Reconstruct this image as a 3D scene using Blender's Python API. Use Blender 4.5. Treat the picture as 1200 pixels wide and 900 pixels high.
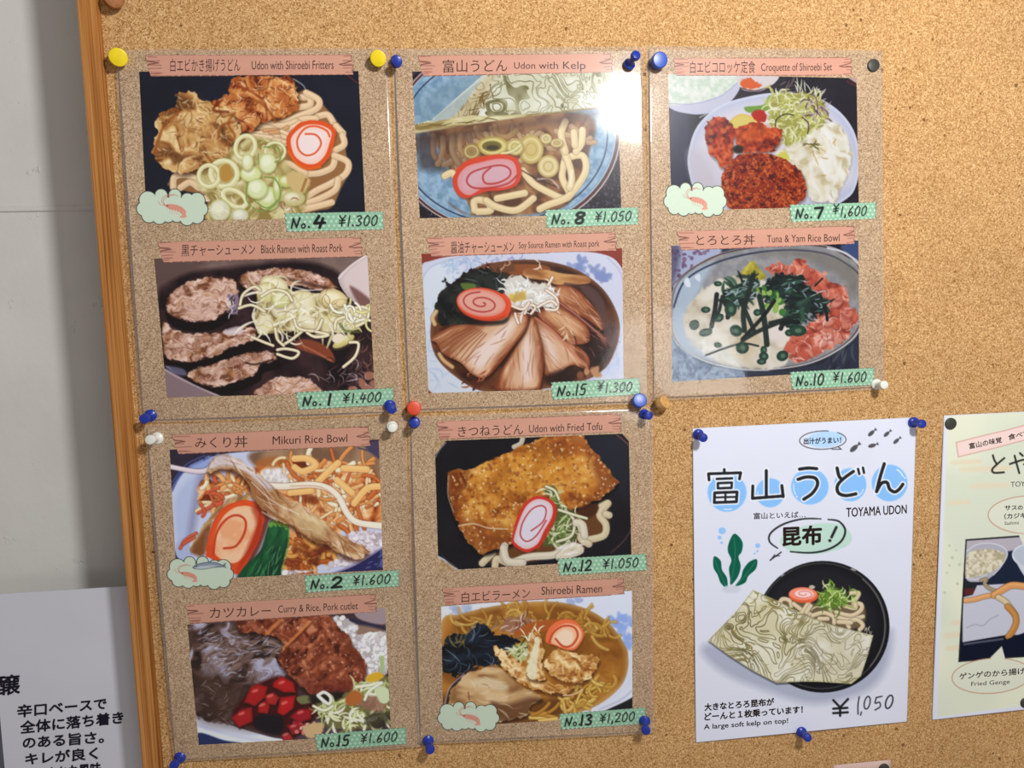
import bpy, bmesh, math, random
import numpy as np
from mathutils import Vector, Matrix, Quaternion

SC = bpy.context.scene
COL = SC.collection
for o in list(bpy.data.objects): bpy.data.objects.remove(o, do_unlink=True)

# ------------------------------------------------------------------ camera, world, lamp, exposure
# Board plane: x to the right, z up, cork surface at y = 0, the viewer on the -y side (metres).
FPX, DIST = 830.0, 0.6145                      # focal length in photo pixels, camera distance from the cork
AX, AY, AZ = math.radians(-5.24), math.radians(4.81), math.radians(2.13)
ZC = 1.5                                       # height of the camera above the floor
def _rot(a, b, c):
    ca, sa, cb, sb, cc, sc = math.cos(a), math.sin(a), math.cos(b), math.sin(b), math.cos(c), math.sin(c)
    return (np.array([[1, 0, 0], [0, ca, -sa], [0, sa, ca]]) @ np.array([[cb, 0, sb], [0, 1, 0], [-sb, 0, cb]]) @ np.array([[cc, -sc, 0], [sc, cc, 0], [0, 0, 1]]))
RM = _rot(AX, AY, AZ)
def _w(v): return np.array([v[0], v[2], -v[1]])
CAMP = np.array([0.0, -DIST, ZC])
cam_d = bpy.data.cameras.new('camera'); cam = bpy.data.objects.new('camera', cam_d); COL.objects.link(cam)
rt, dn, fw = _w(RM[:, 0]), _w(RM[:, 1]), _w(RM[:, 2])
M4 = Matrix(((rt[0], -dn[0], -fw[0], CAMP[0]), (rt[1], -dn[1], -fw[1], CAMP[1]), (rt[2], -dn[2], -fw[2], CAMP[2]), (0, 0, 0, 1)))
cam.matrix_world = M4
cam_d.sensor_fit = 'HORIZONTAL'; cam_d.sensor_width = 36.0; cam_d.lens = FPX / 1200 * 36.0; cam_d.clip_start = 0.01
SC.camera = cam

def B(px, py, h=0.0):
    """where the sight line through a photo pixel meets the plane h metres in front of the cork (arrays welcome)"""
    px = np.asarray(px, float); py = np.asarray(py, float)
    u, v = (px - 600) / FPX, (py - 450) / FPX
    d = u[..., None] * rt + v[..., None] * dn + fw
    t = (-np.asarray(h) - CAMP[1]) / d[..., 1]
    return CAMP + d * t[..., None]

LAMP = B(985, -170); LAMP = np.array([LAMP[0], -0.71, LAMP[2]])
LAMP_I, AMB = 0.74, 0.27                       # lamp and room light, as radiosity of white paper
LAMP_C, AMB_C = (0.985, 0.995, 1.0), (1.06, 0.98, 0.92)
SC.view_settings.view_transform = 'Standard'; SC.view_settings.look = 'None'
SC.view_settings.exposure = 0.0; SC.view_settings.gamma = 1.0; SC.view_settings.use_curve_mapping = False
wd = bpy.data.worlds.new('room_light'); SC.world = wd; wd.use_nodes = True
wd.node_tree.nodes['Background'].inputs[0].default_value = (*AMB_C, 1); wd.node_tree.nodes['Background'].inputs[1].default_value = AMB
ld = bpy.data.lights.new('ceiling_lamp', 'POINT'); ld.energy = LAMP_I * 4 * math.pi ** 2; ld.shadow_soft_size = 0.046; ld.color = LAMP_C
lo = bpy.data.objects.new('ceiling_lamp', ld); COL.objects.link(lo); lo.location = LAMP

# a pale lit window or wall further back in the room, seen mirrored in the lamination at the middle of the board
pd = bpy.data.lights.new('far_window', 'AREA'); pd.shape = 'RECTANGLE'; pd.size, pd.size_y = 0.40, 0.34; pd.energy = 2.5
po = bpy.data.objects.new('far_window', pd); COL.objects.link(po)
_p = B(792, 428); _d = _p - CAMP; _d = _d / np.linalg.norm(_d); _d[1] *= -1
po.location = _p + _d * 1.8; po.rotation_euler = Vector([float(v) for v in -_d]).to_track_quat('-Z', 'Y').to_euler()

def light_at(p):                               # light arriving at a point of the board, divided out of the prints' ink colours
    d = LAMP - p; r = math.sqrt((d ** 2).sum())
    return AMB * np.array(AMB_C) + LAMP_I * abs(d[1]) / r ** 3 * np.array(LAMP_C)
# ------------------------------------------------------------------ materials
def lin(c):
    c = np.asarray(c, float) / 255.0
    return np.where(c <= 0.04045, c / 12.92, ((c + 0.055) / 1.055) ** 2.4)
def L4(c): l = lin(c); return (float(l[0]), float(l[1]), float(l[2]), 1.0)
class NT:
    def __init__(s, name):
        s.m = bpy.data.materials.new(name); s.m.use_nodes = True; s.t = s.m.node_tree; s.t.nodes.clear()
        s.out = s.t.nodes.new('ShaderNodeOutputMaterial')
    def n(s, kind, **k):
        x = s.t.nodes.new(kind)
        for a, v in k.items(): setattr(x, a, v)
        return x
    def l(s, a, b): s.t.links.new(a, b)
    def bsdf(s, rough=0.7, spec=0.2):
        b = s.n('ShaderNodeBsdfPrincipled'); b.inputs['Roughness'].default_value = rough; b.inputs['Specular IOR Level'].default_value = spec
        s.l(b.outputs[0], s.out.inputs[0]); return b
    def ramp(s, fac, stops):
        r = s.n('ShaderNodeValToRGB'); e = r.color_ramp.elements
        while len(e) < len(stops): e.new(0.5)
        for q, (p, c) in zip(e, stops): q.position = p; q.color = c if len(c) == 4 else L4(c)
        s.l(fac, r.inputs[0]); return r.outputs[0]
    def noise(s, co, scale, detail=2.0, rough=0.5):
        x = s.n('ShaderNodeTexNoise'); x.inputs['Scale'].default_value = scale; x.inputs['Detail'].default_value = detail; x.inputs['Roughness'].default_value = rough
        s.l(co, x.inputs['Vector']); return x.outputs[0]
    def mix(s, f, a, b, mode='MIX'):
        x = s.n('ShaderNodeMix', data_type='RGBA', blend_type=mode)
        for sock, v in ((x.inputs[0], f), (x.inputs[6], a), (x.inputs[7], b)):
            if hasattr(v, 'is_output'): s.l(v, sock)
            else: sock.default_value = v if not isinstance(v, tuple) or len(v) == 4 else L4(v)
        return x.outputs[2]

def plain(name, col, rough=0.6, spec=0.25):
    t = NT(name); b = t.bsdf(rough, spec); b.inputs['Base Color'].default_value = L4(col); return t.m
def varied(name, col, rough=0.5, spec=0.3, scale=60, amt=0.12):
    t = NT(name); b = t.bsdf(rough, spec); co = t.n('ShaderNodeTexCoord').outputs['Object']
    c = np.array(col, float)
    t.l(t.ramp(t.noise(co, scale, 3), [(0.3, tuple(c * (1 - amt))), (0.7, tuple(np.minimum(c * (1 + amt), 255)))]), b.inputs['Base Color']); return t.m
def cork(name, stops, cell, flecks=True, bump=0.25, spec=0.1, blotch=(0.93, 1.05)):
    t = NT(name); b = t.bsdf(0.85, spec); co = t.n('ShaderNodeTexCoord').outputs['Object']
    v = t.n('ShaderNodeTexVoronoi'); v.inputs['Scale'].default_value = cell; t.l(co, v.inputs['Vector'])
    sep = t.n('ShaderNodeSeparateColor'); t.l(v.outputs['Color'], sep.inputs[0])
    v2 = t.n('ShaderNodeTexVoronoi'); v2.inputs['Scale'].default_value = cell * 1.9; t.l(co, v2.inputs['Vector'])
    sep2 = t.n('ShaderNodeSeparateColor'); t.l(v2.outputs['Color'], sep2.inputs[0])
    m = t.n('ShaderNodeMath', operation='ADD'); t.l(sep.outputs[0], m.inputs[0]); t.l(sep2.outputs[1], m.inputs[1])
    h = t.n('ShaderNodeMath', operation='MULTIPLY'); t.l(m.outputs[0], h.inputs[0]); h.inputs[1].default_value = 0.5
    c = t.ramp(h.outputs[0], stops)
    big = t.ramp(t.noise(co, 14, 4), [(0.3, (blotch[0],) * 3 + (1,)), (0.7, (blotch[1],) * 3 + (1,))])
    c = t.mix(1.0, c, big, 'MULTIPLY')
    if flecks:
        w = t.n('ShaderNodeTexVoronoi'); w.inputs['Scale'].default_value = 150; t.l(co, w.inputs['Vector'])
        s3 = t.n('ShaderNodeSeparateColor'); t.l(w.outputs['Color'], s3.inputs[0])
        rad = t.n('ShaderNodeMapRange'); rad.inputs[1].default_value = 0.80; rad.inputs[2].default_value = 1.0; rad.inputs[3].default_value = 0.0; rad.inputs[4].default_value = 0.36
        t.l(s3.outputs[0], rad.inputs[0])
        nz = t.n('ShaderNodeMath', operation='MULTIPLY_ADD'); t.l(t.noise(co, 700, 2), nz.inputs[0]); nz.inputs[1].default_value = 0.22; t.l(w.outputs['Distance'], nz.inputs[2])
        lt = t.n('ShaderNodeMath', operation='LESS_THAN'); t.l(nz.outputs[0], lt.inputs[0]); t.l(rad.outputs[0], lt.inputs[1])
        f = t.n('ShaderNodeMath', operation='MULTIPLY'); t.l(lt.outputs[0], f.inputs[0]); f.inputs[1].default_value = 0.75
        c = t.mix(f.outputs[0], c, (84, 48, 20))
    t.l(c, b.inputs['Base Color'])
    if bump:
        bp = t.n('ShaderNodeBump'); bp.inputs['Strength'].default_value = bump; bp.inputs['Distance'].default_value = 0.0004
        t.l(h.outputs[0], bp.inputs['Height']); t.l(bp.outputs[0], b.inputs['Normal'])
    return t.m
def wood(name, dark, mid, light):
    t = NT(name); b = t.bsdf(0.5, 0.25); tc = t.n('ShaderNodeTexCoord'); mp = t.n('ShaderNodeMapping'); mp.inputs['Scale'].default_value = (620, 620, 5)
    t.l(tc.outputs['Object'], mp.inputs['Vector'])
    n1 = t.noise(mp.outputs[0], 1.0, 4, 0.6)
    c = t.ramp(n1, [(0.28, dark), (0.47, mid), (0.72, light)])
    t.l(c, b.inputs['Base Color'])
    bp = t.n('ShaderNodeBump'); bp.inputs['Strength'].default_value = 0.15; bp.inputs['Distance'].default_value = 0.0005; t.l(n1, bp.inputs['Height']); t.l(bp.outputs[0], b.inputs['Normal'])
    return t.m
def plaster(name):
    t = NT(name); b = t.bsdf(0.75, 0.2); co = t.n('ShaderNodeTexCoord').outputs['Object']
    c = t.ramp(t.noise(co, 9, 5), [(0.3, (206, 204, 198)), (0.7, (216, 214, 208))]); t.l(c, b.inputs['Base Color'])
    h = t.n('ShaderNodeMath', operation='MULTIPLY_ADD'); t.l(t.noise(co, 60, 6, 0.6), h.inputs[0]); h.inputs[1].default_value = 0.6
    pk = t.n('ShaderNodeMapRange'); pk.inputs[1].default_value = 0.66; pk.inputs[2].default_value = 0.75; t.l(t.noise(co, 38, 5, 0.7), pk.inputs[0]); t.l(pk.outputs[0], h.inputs[2])
    bp = t.n('ShaderNodeBump'); bp.inputs['Strength'].default_value = 0.6; bp.inputs['Distance'].default_value = 0.0014; t.l(h.outputs[0], bp.inputs['Height']); t.l(bp.outputs[0], b.inputs['Normal'])
    return t.m
def ink(name):
    t = NT(name); b = t.bsdf(0.6, 0.0)
    a = t.n('ShaderNodeVertexColor', layer_name='ink'); t.l(a.outputs[0], b.inputs['Base Color']); return t.m
def film(name, rough=0.085):
    t = NT(name)
    tr = t.n('ShaderNodeBsdfTransparent'); gl = t.n('ShaderNodeBsdfGlossy'); gl.inputs['Roughness'].default_value = rough
    fr = t.n('ShaderNodeFresnel'); 
    bf = t.n('ShaderNodeMapRange'); bf.inputs[3].default_value = 1.5; bf.inputs[4].default_value = 1 / 1.5      # a thin film: same reflectance from both sides
    t.l(t.n('ShaderNodeNewGeometry').outputs['Backfacing'], bf.inputs[0]); t.l(bf.outputs[0], fr.inputs['IOR'])
    bp = t.n('ShaderNodeBump'); bp.inputs['Strength'].default_value = 0.10; bp.inputs['Distance'].default_value = 0.001
    t.l(t.noise(t.n('ShaderNodeTexCoord').outputs['Object'], 40, 2), bp.inputs['Height']); t.l(bp.outputs[0], gl.inputs['Normal'])
    g2 = t.n('ShaderNodeBsdfGlossy'); g2.inputs['Roughness'].default_value = 0.32; t.l(bp.outputs[0], g2.inputs['Normal'])
    mg = t.n('ShaderNodeMixShader'); mg.inputs[0].default_value = 0.3; t.l(gl.outputs[0], mg.inputs[1]); t.l(g2.outputs[0], mg.inputs[2])
    mx = t.n('ShaderNodeMixShader'); t.l(fr.outputs[0], mx.inputs[0]); t.l(tr.outputs[0], mx.inputs[1]); t.l(mg.outputs[0], mx.inputs[2])
    t.l(mx.outputs[0], t.out.inputs[0]); return t.m

def milky(name, amt):
    t = NT(name); tr = t.n('ShaderNodeBsdfTransparent'); df = t.n('ShaderNodeBsdfDiffuse'); df.inputs[0].default_value = (.82, .82, .84, 1)
    mx = t.n('ShaderNodeMixShader'); mx.inputs[0].default_value = amt; t.l(tr.outputs[0], mx.inputs[1]); t.l(df.outputs[0], mx.inputs[2]); t.l(mx.outputs[0], t.out.inputs[0]); return t.m

M = {
 'edge': milky('sealed_film_edge', 0.12),
 'cork': cork('natural_cork', [(0.1, (128, 86, 46)), (0.34, (178, 134, 84)), (0.6, (196, 152, 99)), (0.9, (226, 190, 140))], 900),
 'print_cork': cork('cork_pattern_paper', [(0.1, (118, 92, 66)), (0.34, (166, 137, 106)), (0.6, (186, 157, 126)), (0.9, (216, 192, 162))], 1100, False, 0.0, 0.0),
 'wood': wood('honey_wood', (98, 52, 18), (168, 108, 50), (200, 144, 84)),
 'plaster': plaster('white_plaster'),
 'ink': ink('printed_ink'), 'film': film('laminating_film'),
 'black': plain('black_print', (44, 34, 30), 0.7, 0.0), 'brown_ink': plain('dark_brown_print', (70, 44, 38), 0.7, 0.0),
 'navy': plain('blue_black_print', (30, 28, 40), 0.6, 0.1),
 'paper': varied('white_card', (206, 207, 216), 0.5, 0.2, 9, 0.02), 'back': plain('grey_backing', (120, 112, 104), 0.8, 0.1),
 'blue': varied('blue_plastic', (26, 50, 150), 0.3, 0.5, 120, 0.05), 'white': varied('white_plastic', (226, 224, 214), 0.35, 0.5, 120, 0.03),
 'yellow': varied('yellow_plastic', (232, 204, 20), 0.35, 0.5, 120, 0.05), 'red': varied('red_plastic', (206, 60, 24), 0.35, 0.5, 120, 0.05), 'bright_blue': varied('bright_blue_plastic', (32, 74, 172), 0.35, 0.5, 120, 0.05),
 'dark': varied('black_plastic', (58, 58, 50), 0.45, 0.4, 120, 0.06), 'tan': varied('tan_wood', (196, 148, 88), 0.55, 0.25, 300, 0.12), 'brown': varied('brown_wood', (150, 92, 44), 0.5, 0.3, 300, 0.14),
 'steel': plain('steel', (170, 170, 172), 0.3, 0.6), 'pink': varied('pink_paper', (206, 176, 166), 0.6, 0.2, 40, 0.03), 'slate': varied('slate_card', (120, 124, 140), 0.6, 0.2, 30, 0.04),
}
# ------------------------------------------------------------------ mesh helpers
def link(name, me, parent=None, mat=None):
    o = bpy.data.objects.new(name, me); COL.objects.link(o)
    if mat is not None: me.materials.append(mat)
    if parent is not None:
        o.parent = parent; o.matrix_parent_inverse = parent.matrix_world.inverted()
    return o
def thing(name, label, cat, loc, rot=None, group=None):
    o = bpy.data.objects.new(name, None); COL.objects.link(o); o.empty_display_size = 0.01
    o.location = Vector([float(q) for q in loc])
    if rot is not None: o.rotation_mode = 'QUATERNION'; o.rotation_quaternion = rot
    o.matrix_world = Matrix.LocRotScale(o.location, rot if rot is not None else Quaternion(), Vector((1, 1, 1)))
    o['label'] = label; o['category'] = cat
    if group: o['group'] = group
    return o
def tag(o, label=None, cat=None, kind=None, group=None):
    for k, v in (('label', label), ('category', cat), ('kind', kind), ('group', group)):
        if v: o[k] = v
    return o
def mesh_np(name, V, F, smooth=False, cols=None):
    me = bpy.data.meshes.new(name); V = np.ascontiguousarray(V, np.float32); F = np.ascontiguousarray(F, np.int32)
    n, k = F.shape
    me.vertices.add(len(V)); me.vertices.foreach_set('co', V.ravel())
    me.loops.add(n * k); me.loops.foreach_set('vertex_index', F.ravel())
    me.polygons.add(n); me.polygons.foreach_set('loop_start', np.arange(n, dtype=np.int32) * k)
    try: me.polygons.foreach_set('loop_total', np.full(n, k, np.int32))
    except Exception: pass
    if cols is not None:
        a = me.color_attributes.new('ink', 'FLOAT_COLOR', 'POINT'); a.data.foreach_set('color', np.ascontiguousarray(cols, np.float32).ravel())
    me.update(calc_edges=True); me.validate()
    if smooth: me.polygons.foreach_set('use_smooth', np.ones(n, bool))
    return me
def bm_box(bm, x0, x1, y0, y1, z0, z1, bevel=0.0):
    g = bmesh.ops.create_cube(bm, size=1.0)
    for v in g['verts']: v.co = Vector(((x0 + x1) / 2 + v.co.x * (x1 - x0), (y0 + y1) / 2 + v.co.y * (y1 - y0), (z0 + z1) / 2 + v.co.z * (z1 - z0)))
    if bevel:
        es = list({e for v in g['verts'] for e in v.link_edges})
        bmesh.ops.bevel(bm, geom=es, offset=bevel, segments=3, affect='EDGES', profile=0.6)
def bm_prism(bm, quad_xz, y0, y1, bevel=0.0):                    # four (x, z) corners, extruded from y0 (front) to y1
    f = [bm.verts.new((x, y0, z)) for x, z in quad_xz]; b = [bm.verts.new((x, y1, z)) for x, z in quad_xz]
    n = len(f); bm.faces.new(f); bm.faces.new(b[::-1])
    for i in range(n): bm.faces.new((f[i], b[i], b[(i + 1) % n], f[(i + 1) % n]))
    bmesh.ops.recalc_face_normals(bm, faces=bm.faces)
    if bevel: bmesh.ops.bevel(bm, geom=list(bm.edges), offset=bevel, segments=2, affect='EDGES', profile=0.6)
def bm_lathe(bm, prof, seg=40):                                   # profile of (radius, height) around +Z
    rings = []
    for r, z in prof:
        if r < 1e-7: rings.append([bm.verts.new((0, 0, z))])
        else: rings.append([bm.verts.new((r * math.cos(2 * math.pi * k / seg), r * math.sin(2 * math.pi * k / seg), z)) for k in range(seg)])
    for a, b in zip(rings, rings[1:]):
        for k in range(seg):
            j = (k + 1) % seg
            if len(a) == 1 and len(b) > 1: bm.faces.new((a[0], b[k], b[j]))
            elif len(b) == 1 and len(a) > 1: bm.faces.new((a[k], a[j], b[0]))
            elif len(a) > 1: bm.faces.new((a[k], a[j], b[j], b[k]))
    bmesh.ops.recalc_face_normals(bm, faces=bm.faces)
    for f in bm.faces: f.smooth = True
def bm_obj(name, bm, mat, parent=None):
    me = bpy.data.meshes.new(name); bm.to_mesh(me); bm.free(); return link(name, me, parent, mat)

def homog(quad):                                                  # unit square (u right, v down) -> quad TL, TR, BR, BL
    src = [(0, 0), (1, 0), (1, 1), (0, 1)]; A = []; b = []
    for (u, v), (x, y) in zip(src, quad):
        A.append([u, v, 1, 0, 0, 0, -u * x, -v * x]); b.append(x); A.append([0, 0, 0, u, v, 1, -u * y, -v * y]); b.append(y)
    h = np.append(np.linalg.solve(np.array(A, float), np.array(b, float)), 1).reshape(3, 3)
    return h
def hmap(h, u, v):
    w = h[2, 0] * u + h[2, 1] * v + h[2, 2]
    return (h[0, 0] * u + h[0, 1] * v + h[0, 2]) / w, (h[1, 0] * u + h[1, 1] * v + h[1, 2]) / w

class Sheet:
    """a pinned sheet: its four corners on the board and how far its edges stand off the cork"""
    def __init__(s, quad, base=0.0008, lift=(0, 0, 0, 0), amp=0.003):
        s.quad = quad; s.H = homog(quad); s.Hi = np.linalg.inv(s.H); s.base, s.lf, s.amp = base, lift, amp
    def h(s, px, py):
        u, v = hmap(s.Hi, px, py); u = np.clip(u, 0, 1); v = np.clip(v, 0, 1)
        l, t, r, b = s.lf; su, sv = np.clip(np.sin(np.pi * u), 0, 1) ** .7, np.clip(np.sin(np.pi * v), 0, 1) ** .7
        return s.base + s.amp * (l * (1 - u) ** 4 * sv + r * u ** 5 * sv + t * (1 - v) ** 5 * su + b * v ** 6 * su)
    def P(s, px, py, e=0.0):
        px = np.asarray(px, float); py = np.asarray(py, float)
        return B(px, py, s.h(px, py) + e)

def grid_faces(nu, nv):
    i = np.arange((nv - 1) * (nu - 1)); r, c = i // (nu - 1), i % (nu - 1); a = r * nu + c
    return np.stack([a, a + nu, a + nu + 1, a + 1], 1)   # counter-clockwise seen from the viewer
def quad_grid(quad, nu, nv):
    u, v = np.meshgrid(np.linspace(0, 1, nu), np.linspace(0, 1, nv)); return hmap(homog(quad), u, v)
def sheet_part(name, sh, quad, e, mat, parent, nu=40, nv=56, rim=0.0):
    x, y = quad_grid(quad, nu, nv); V = sh.P(x, y, e).reshape(-1, 3); F = grid_faces(nu, nv)
    if rim:
        ids = list(range(nu)) + [r * nu + nu - 1 for r in range(1, nv)] + [(nv - 1) * nu + c for c in range(nu - 2, -1, -1)] + [r * nu for r in range(nv - 2, 0, -1)]
        n0 = len(V); W = V[ids].copy(); W[:, 1] += rim; V = np.vstack([V, W]); m = len(ids)
        F = np.vstack([F, [(ids[k], ids[(k + 1) % m], n0 + (k + 1) % m, n0 + k) for k in range(m)]])
    return link(name, mesh_np(name, V, F, True), parent, mat)
def sealed_edge(sh, outer, inner, e, parent):
    V = []; F = []
    for k in range(4):
        a0, a1, b0, b1 = (np.array(q, float) for q in (outer[k], outer[(k + 1) % 4], inner[k], inner[(k + 1) % 4])); n0 = len(V)
        for i in range(31):
            t = i / 30; V += [sh.P(*(a0 + (a1 - a0) * t), e), sh.P(*(b0 + (b1 - b0) * t), e)]
        F += [(n0 + 2 * i, n0 + 2 * i + 1, n0 + 2 * i + 3, n0 + 2 * i + 2) for i in range(30)]
    return link('sealed_edge', mesh_np('sealed_edge', np.array(V), F, True), parent, M['edge'])
def printed(name, sh, pic, e, parent, quad=None, local=False, step=0.62, gain=1.0):
    """a flat print: fine grid carrying the painted picture as ink colour; quad is where it lies in the photo"""
    q = np.array(quad, float)
    lx = max(np.linalg.norm(q[1] - q[0]), np.linalg.norm(q[2] - q[3])); ly = max(np.linalg.norm(q[3] - q[0]), np.linalg.norm(q[2] - q[1]))
    nu, nv = int(lx / step) + 2, int(ly / step) + 2
    x, y = quad_grid(quad, nu, nv)
    if local:
        u, v = np.meshgrid(np.linspace(0, 1, nu), np.linspace(0, 1, nv)); gx, gy = u * (pic.w - 1), v * (pic.h - 1)
    else: gx = ((x - pic.ox) * pic.z - pic.x0) / pic.st; gy = ((y - pic.oy) * pic.z - pic.y0) / pic.st
    gx = np.clip(gx, 0, pic.w - 1.001); gy = np.clip(gy, 0, pic.h - 1.001)
    ix, iy = gx.astype(int), gy.astype(int); fx, fy = (gx - ix)[..., None], (gy - iy)[..., None]
    def bil(A): return (A[iy, ix] * (1 - fx) + A[iy, ix + 1] * fx) * (1 - fy) + (A[iy + 1, ix] * (1 - fx) + A[iy + 1, ix + 1] * fx) * fy
    c = bil(pic.srgb())
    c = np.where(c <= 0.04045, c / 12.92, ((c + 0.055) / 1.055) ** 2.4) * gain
    c = np.clip(c, 0.004, 0.92)
    cols = np.concatenate([c, np.ones(c.shape[:2] + (1,))], 2).reshape(-1, 4)
    V = sh.P(x, y, e).reshape(-1, 3); F = grid_faces(nu, nv)
    if getattr(pic, 'alpha', None) is not None:
        al = bil(pic.alpha[..., None]).reshape(-1); F = F[al[F].mean(1) > .5]
        used = np.unique(F); mp = np.zeros(len(V), int); mp[used] = np.arange(len(used)); V = V[used]; cols = cols[used]; F = mp[F]
    return link(name, mesh_np(name, V, F, False, cols), parent, M['ink'])
def text(body, sh, quad, e, parent, mat, bold=0.0, name='lettering'):
    """typeset lettering as a flat mesh; bold thickens the strokes by that many photo pixels"""
    cu = bpy.data.curves.new('type', 'FONT'); cu.body = body; cu.resolution_u = 3
    o = bpy.data.objects.new('type', cu); COL.objects.link(o)
    dg = bpy.context.evaluated_depsgraph_get(); dg.update()
    me = bpy.data.meshes.new_from_object(o.evaluated_get(dg)); bpy.data.objects.remove(o); bpy.data.curves.remove(cu)
    n = len(me.vertices); co = np.empty(n * 3, np.float32); me.vertices.foreach_get('co', co); co = co.reshape(-1, 3)
    me.calc_loop_triangles(); nt = len(me.loop_triangles); F = np.empty(nt * 3, np.int32); me.loop_triangles.foreach_get('vertices', F); F = F.reshape(-1, 3)
    bpy.data.meshes.remove(me)
    lo_, hi = co[:, :2].min(0), co[:, :2].max(0)
    u = (co[:, 0] - lo_[0]) / (hi[0] - lo_[0]); v = 1 - (co[:, 1] - lo_[1]) / (hi[1] - lo_[1])
    x, y = hmap(homog(quad), u, v)
    ds = [(0, 0)] if not bold else [(bold * math.cos(k * math.pi / 4), bold * math.sin(k * math.pi / 4)) for k in range(8)]
    V = np.vstack([sh.P(x + a, y + b, e + 1e-6 * k) for k, (a, b) in enumerate(ds)]); F = np.vstack([F + n * k for k in range(len(ds))])
    return link(name, mesh_np(name, V, F), parent, mat)
def tq(xl, tl, bl, xr, tr_, br): return [(xl, tl), (xr, tr_), (xr, br), (xl, bl)]
# ------------------------------------------------------------------ painter for the printed pictures
# Colours are each print as seen lit (0-255 sRGB), scaled to ink by gain; coordinates are quarter pixels from the print's own origin.
def C3(c):
    return np.array(c, np.float32) / 255.0

def catmull(pts, closed=False, n=6):
    P = [np.array(p, float) for p in pts]
    m = len(P)
    if m < 3: return np.array(P)
    out = []
    rng_ = range(m) if closed else range(m - 1)
    for i in rng_:
        if closed:
            a, b, c, d = P[(i - 1) % m], P[i], P[(i + 1) % m], P[(i + 2) % m]
        else:
            a, b, c, d = P[max(i - 1, 0)], P[i], P[i + 1], P[min(i + 2, m - 1)]
        for k in range(n):
            t = k / n
            out.append(.5 * (2 * b + (c - a) * t + (2 * a - 5 * b + 4 * c - d) * t * t + (3 * b - a - 3 * c + d) * t ** 3))
    if not closed: out.append(P[-1])
    return np.array(out)

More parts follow.
